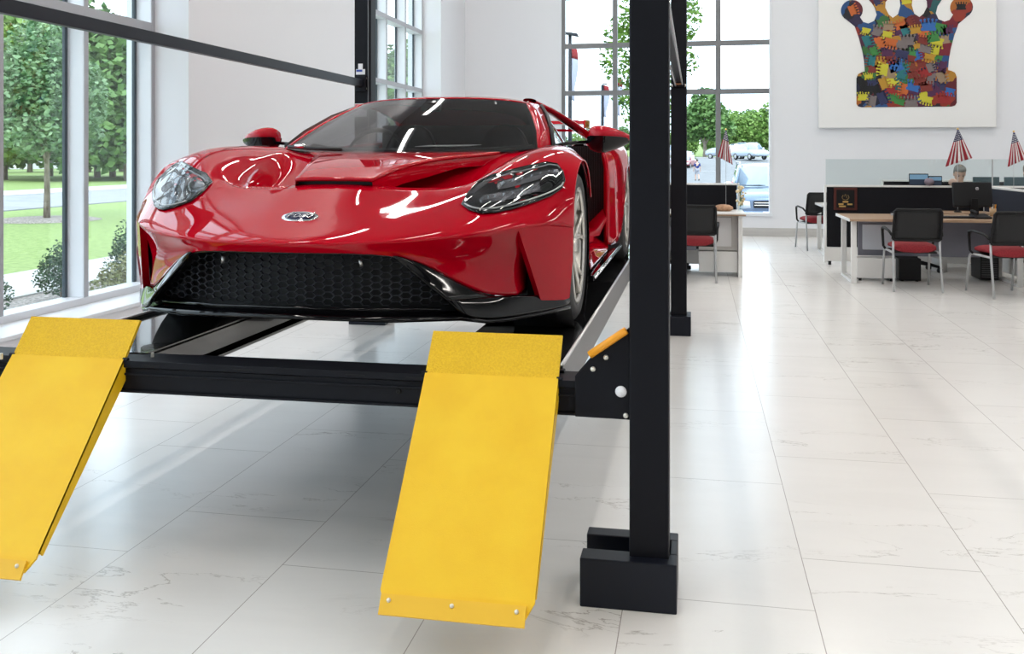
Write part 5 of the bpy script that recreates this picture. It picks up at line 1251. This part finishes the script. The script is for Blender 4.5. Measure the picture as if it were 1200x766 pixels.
# building seen high through the left window
bl_ = empty('neighbour_building', (0, 0, 0), 0, 'pale building with a grey roof overhang and red stripe behind the young tree', 'building')
A_ = [at(p, 108) for p in (-90, 34)]; B_ = [at(p, 104) for p in (20, 92)]; C_ = [at(p, 106) for p in (6, 15)]
def slab(P, dep, z0, z1, name, m):
    (xa, ya), (xb, yb) = P; n_ = Vector((-(yb-ya), xb-xa, 0)).normalized()*dep
    return MB().hexa([(xa, ya, z0), (xb, yb, z0), (xb+n_.x, yb+n_.y, z0), (xa+n_.x, ya+n_.y, z0), (xa, ya, z1), (xb, yb, z1), (xb+n_.x, yb+n_.y, z1), (xa+n_.x, ya+n_.y, z1)]).build(name, m, bl_)
slab(A_, 10, -.1, 17.4, 'wall', mat('pale_cladding', (.66, .67, .68), .7))
slab(B_, 8, 14.6, 17.0, 'roof_overhang', mat('grey_soffit', (.30, .31, .33), .7))
slab(C_, 1, 14.4, 17.6, 'red_panel', mat('red_cladding', (.65, .04, .05), .6))

# ---- parked cars
def parked(x, y, z, rz, paint, label, scale=1., suv=True, group=None, detail=True):
    c = empty('parked_car', (x, y, z), rz, label, 'car', group); c.scale = (scale,)*3
    P_ = mat('car_paint', paint, .25, .35, 1)
    h = 1.0 if suv else .84
    # body: sections from the nose (y=0) back
    S_ = [(0, .55, .80, .48, .78), (.06, .80, .92, .40, .92), (.30, .93, .955, .36, 1.02), (.95, .955, .97, .34, 1.10), (1.35, .955, .97, .34, 1.15), (2.6, .955, .975, .34, 1.17), (3.9, .95, .97, .36, 1.18), (4.55, .90, .93, .42, 1.12), (4.70, .80, .84, .50, 1.0)]
    rows = []
    for yy, wt, wm, zb, zt in S_:
        zt *= h; rows.append([(-wt*.9, yy, zt), (-wt, yy, zt-.05), (-wm, yy, (zt+zb)/2+.08), (-wm*.98, yy, zb+.06), (-wm*.9, yy, zb), (wm*.9, yy, zb), (wm*.98, yy, zb+.06), (wm, yy, (zt+zb)/2+.08), (wt, yy, zt-.05), (wt*.9, yy, zt), (0, yy, zt+.035)])
    b = MB().grid(rows, wrap=True); b.add(rows[0], [tuple(range(11))]); b.add(rows[-1], [tuple(range(10, -1, -1))])
    b.build('body', P_, c, smooth=True, merge=True, subsurf=2)
    hz = 1.80 if suv else 1.42; z0 = 1.12*h
    G_ = [(1.30, .90, .90, z0, z0+.02), (1.75, .88, .74, z0, hz-.10), (2.2, .88, .70, z0, hz), (3.6, .88, .70, z0, hz-.01), (4.35 if suv else 4.0, .86, .66, z0, hz-.10), (4.6, .84, .80, z0, z0+.06)]
    rows = [[(-w0, yy, a_), (-w1, yy+.0, b_), (0, yy, b_+.03), (w1, yy, b_), (w0, yy, a_)] for yy, w0, w1, a_, b_ in G_]
    MB().grid(rows).build('cabin_glass', mat('car_glass', (.30, .38, .46), .06, .3, 1), c, smooth=True)
    rr2 = [[(-w1*.97, yy, b_+.012), (0, yy, b_+.045), (w1*.97, yy, b_+.012)] for yy, w0, w1, a_, b_ in [G_[1], G_[2], G_[3], G_[4]]]
    MB().grid(rr2).build('roof', P_, c, smooth=True, solid=.03, subsurf=1)
    for sg in (-1, 1):
        MB().tube([(sg*.905, 1.28, z0+.01), (sg*.75, 1.76, hz-.09)], .035, 8).build('pillar', P_, c, smooth=True)
        MB().tube([(sg*.73, 1.9, hz+.01), (sg*.70, 2.2, hz+.07), (sg*.70, 3.6, hz+.06), (sg*.69, 3.8, hz)], .02, 6).build('roof_rail', M['silver'], c) if suv else None
        MB().ball((sg*1.09, 1.45, z0+.08), 1, 14, 8, (.14, .06, .11)).build('wing_mirror', mat('pale_mirror', (.7, .74, .8), .3), c, smooth=True)
        for yy in (.92, 3.75):
            MB().lathe([(0, sg*.80), (.22, sg*.80), (.22, sg*.95), (.0, sg*.96)], (0, yy, .36), axis='x', n=24).build('rim', M['silver'], c)
            MB().lathe([(.22, sg*.74), (.34, sg*.74), (.36, sg*.80), (.36, sg*.92), (.33, sg*.965), (.22, sg*.955)], (0, yy, .36), axis='x', n=28).build('tyre', M['rubber'], c, smooth=True)
        MB().grid([[(sg*s, yy, zz) for s, yy, zz in ((.60, -.012, .80*h), (.76, .0, .82*h), (.90, .06, .82*h), (.945, .20, .84*h))], [(sg*s, yy, zz) for s, yy, zz in ((.58, -.03, .62*h), (.76, -.025, .60*h), (.90, .03, .60*h), (.955, .20, .66*h))]]).build('headlight', mat('car_lamp', (.75, .78, .82), .15, .1, 1), c, smooth=True, solid=.03)
    if detail:
        g = MB().box(-.50, .50, -.05, .02, .62*h, .82*h).build('grille', M['black'], c, bevel=.02)
        for k in range(1, 3): MB().box(-.48, .48, -.065, -.05, (.62+.065*k)*h, (.645+.065*k)*h).build('grille_bar', CHR, g, bevel=.005)
        MB().lathe([(0, -.075), (.075, -.072), (.08, -.05)], (0, 0, .72*h), axis='y', n=24).build('round_emblem', CHR, g, smooth=True)
        MB().box(-.90, .90, -.10, .10, .36, .54).build('bumper', P_, c, bevel=.05, segs=3)
        MB().box(-.52, .52, -.108, -.09, .40, .50).build('lower_air_inlet', M['black'], c, bevel=.01)
        MB().box(-.26, .26, -.125, -.108, .40, .53).build('number_plate', M['paper'], c, bevel=.008)
        MB().tube([(-.75, 1.36, z0+.07), (-.2, 1.33, z0+.08), (.2, 1.36, z0+.06)], .02, 6).build('wiper', M['black'], c)
    return c
X_, Y_ = at(905, 26.2)
parked(X_, Y_, -.6, .03, (.16, .23, .36), 'pale blue-grey large car parked nose-on right outside the wide window')
for pxx, d_, rz, col, lb, suv in ((812, 128, 1.45, (.75, .76, .78), 'white car far off on the parking lot at the left of the window, side view', True), (893, 100, .5, (.45, .52, .62), 'silver-blue car far off above the roof of the large car, at the window edge', True), (879, 112, .4, (.70, .73, .78), 'white van-like car far off, left of the silver-blue one', True), (866, 120, .9, (.35, .40, .48), 'grey low car far off, beside the standing pedestrian', False), (795.5, 92, -.2, (.45, .04, .05), 'dark red car far off, mostly hidden by the rear lift post', False)):
    X_, Y_ = at(pxx, d_); z = -.6 if Y_ < 78 else (.1 if Y_ < 94 else 1.0)
    parked(X_, Y_, z, rz, col, lb, 1.0, suv, None, False)
# ---- people outdoors
X_, Y_ = at(817, 77); person((X_, Y_, -.6), .2, STAND, None, SHORT, 'person in a blue shirt and shorts walking away across the parking lot', top=(.015, .04, .18), legs=(.35, .36, .42), hair=(.05, .04, .03), scale=1.02)
X_, Y_ = at(844, 118); person((X_, Y_, 1.04), -.5, STAND, None, ALL, 'person in dark blue clothes standing far off beyond the pale blue car', top=(.01, .03, .10), legs=(.01, .015, .05), hair=(.03, .03, .03))
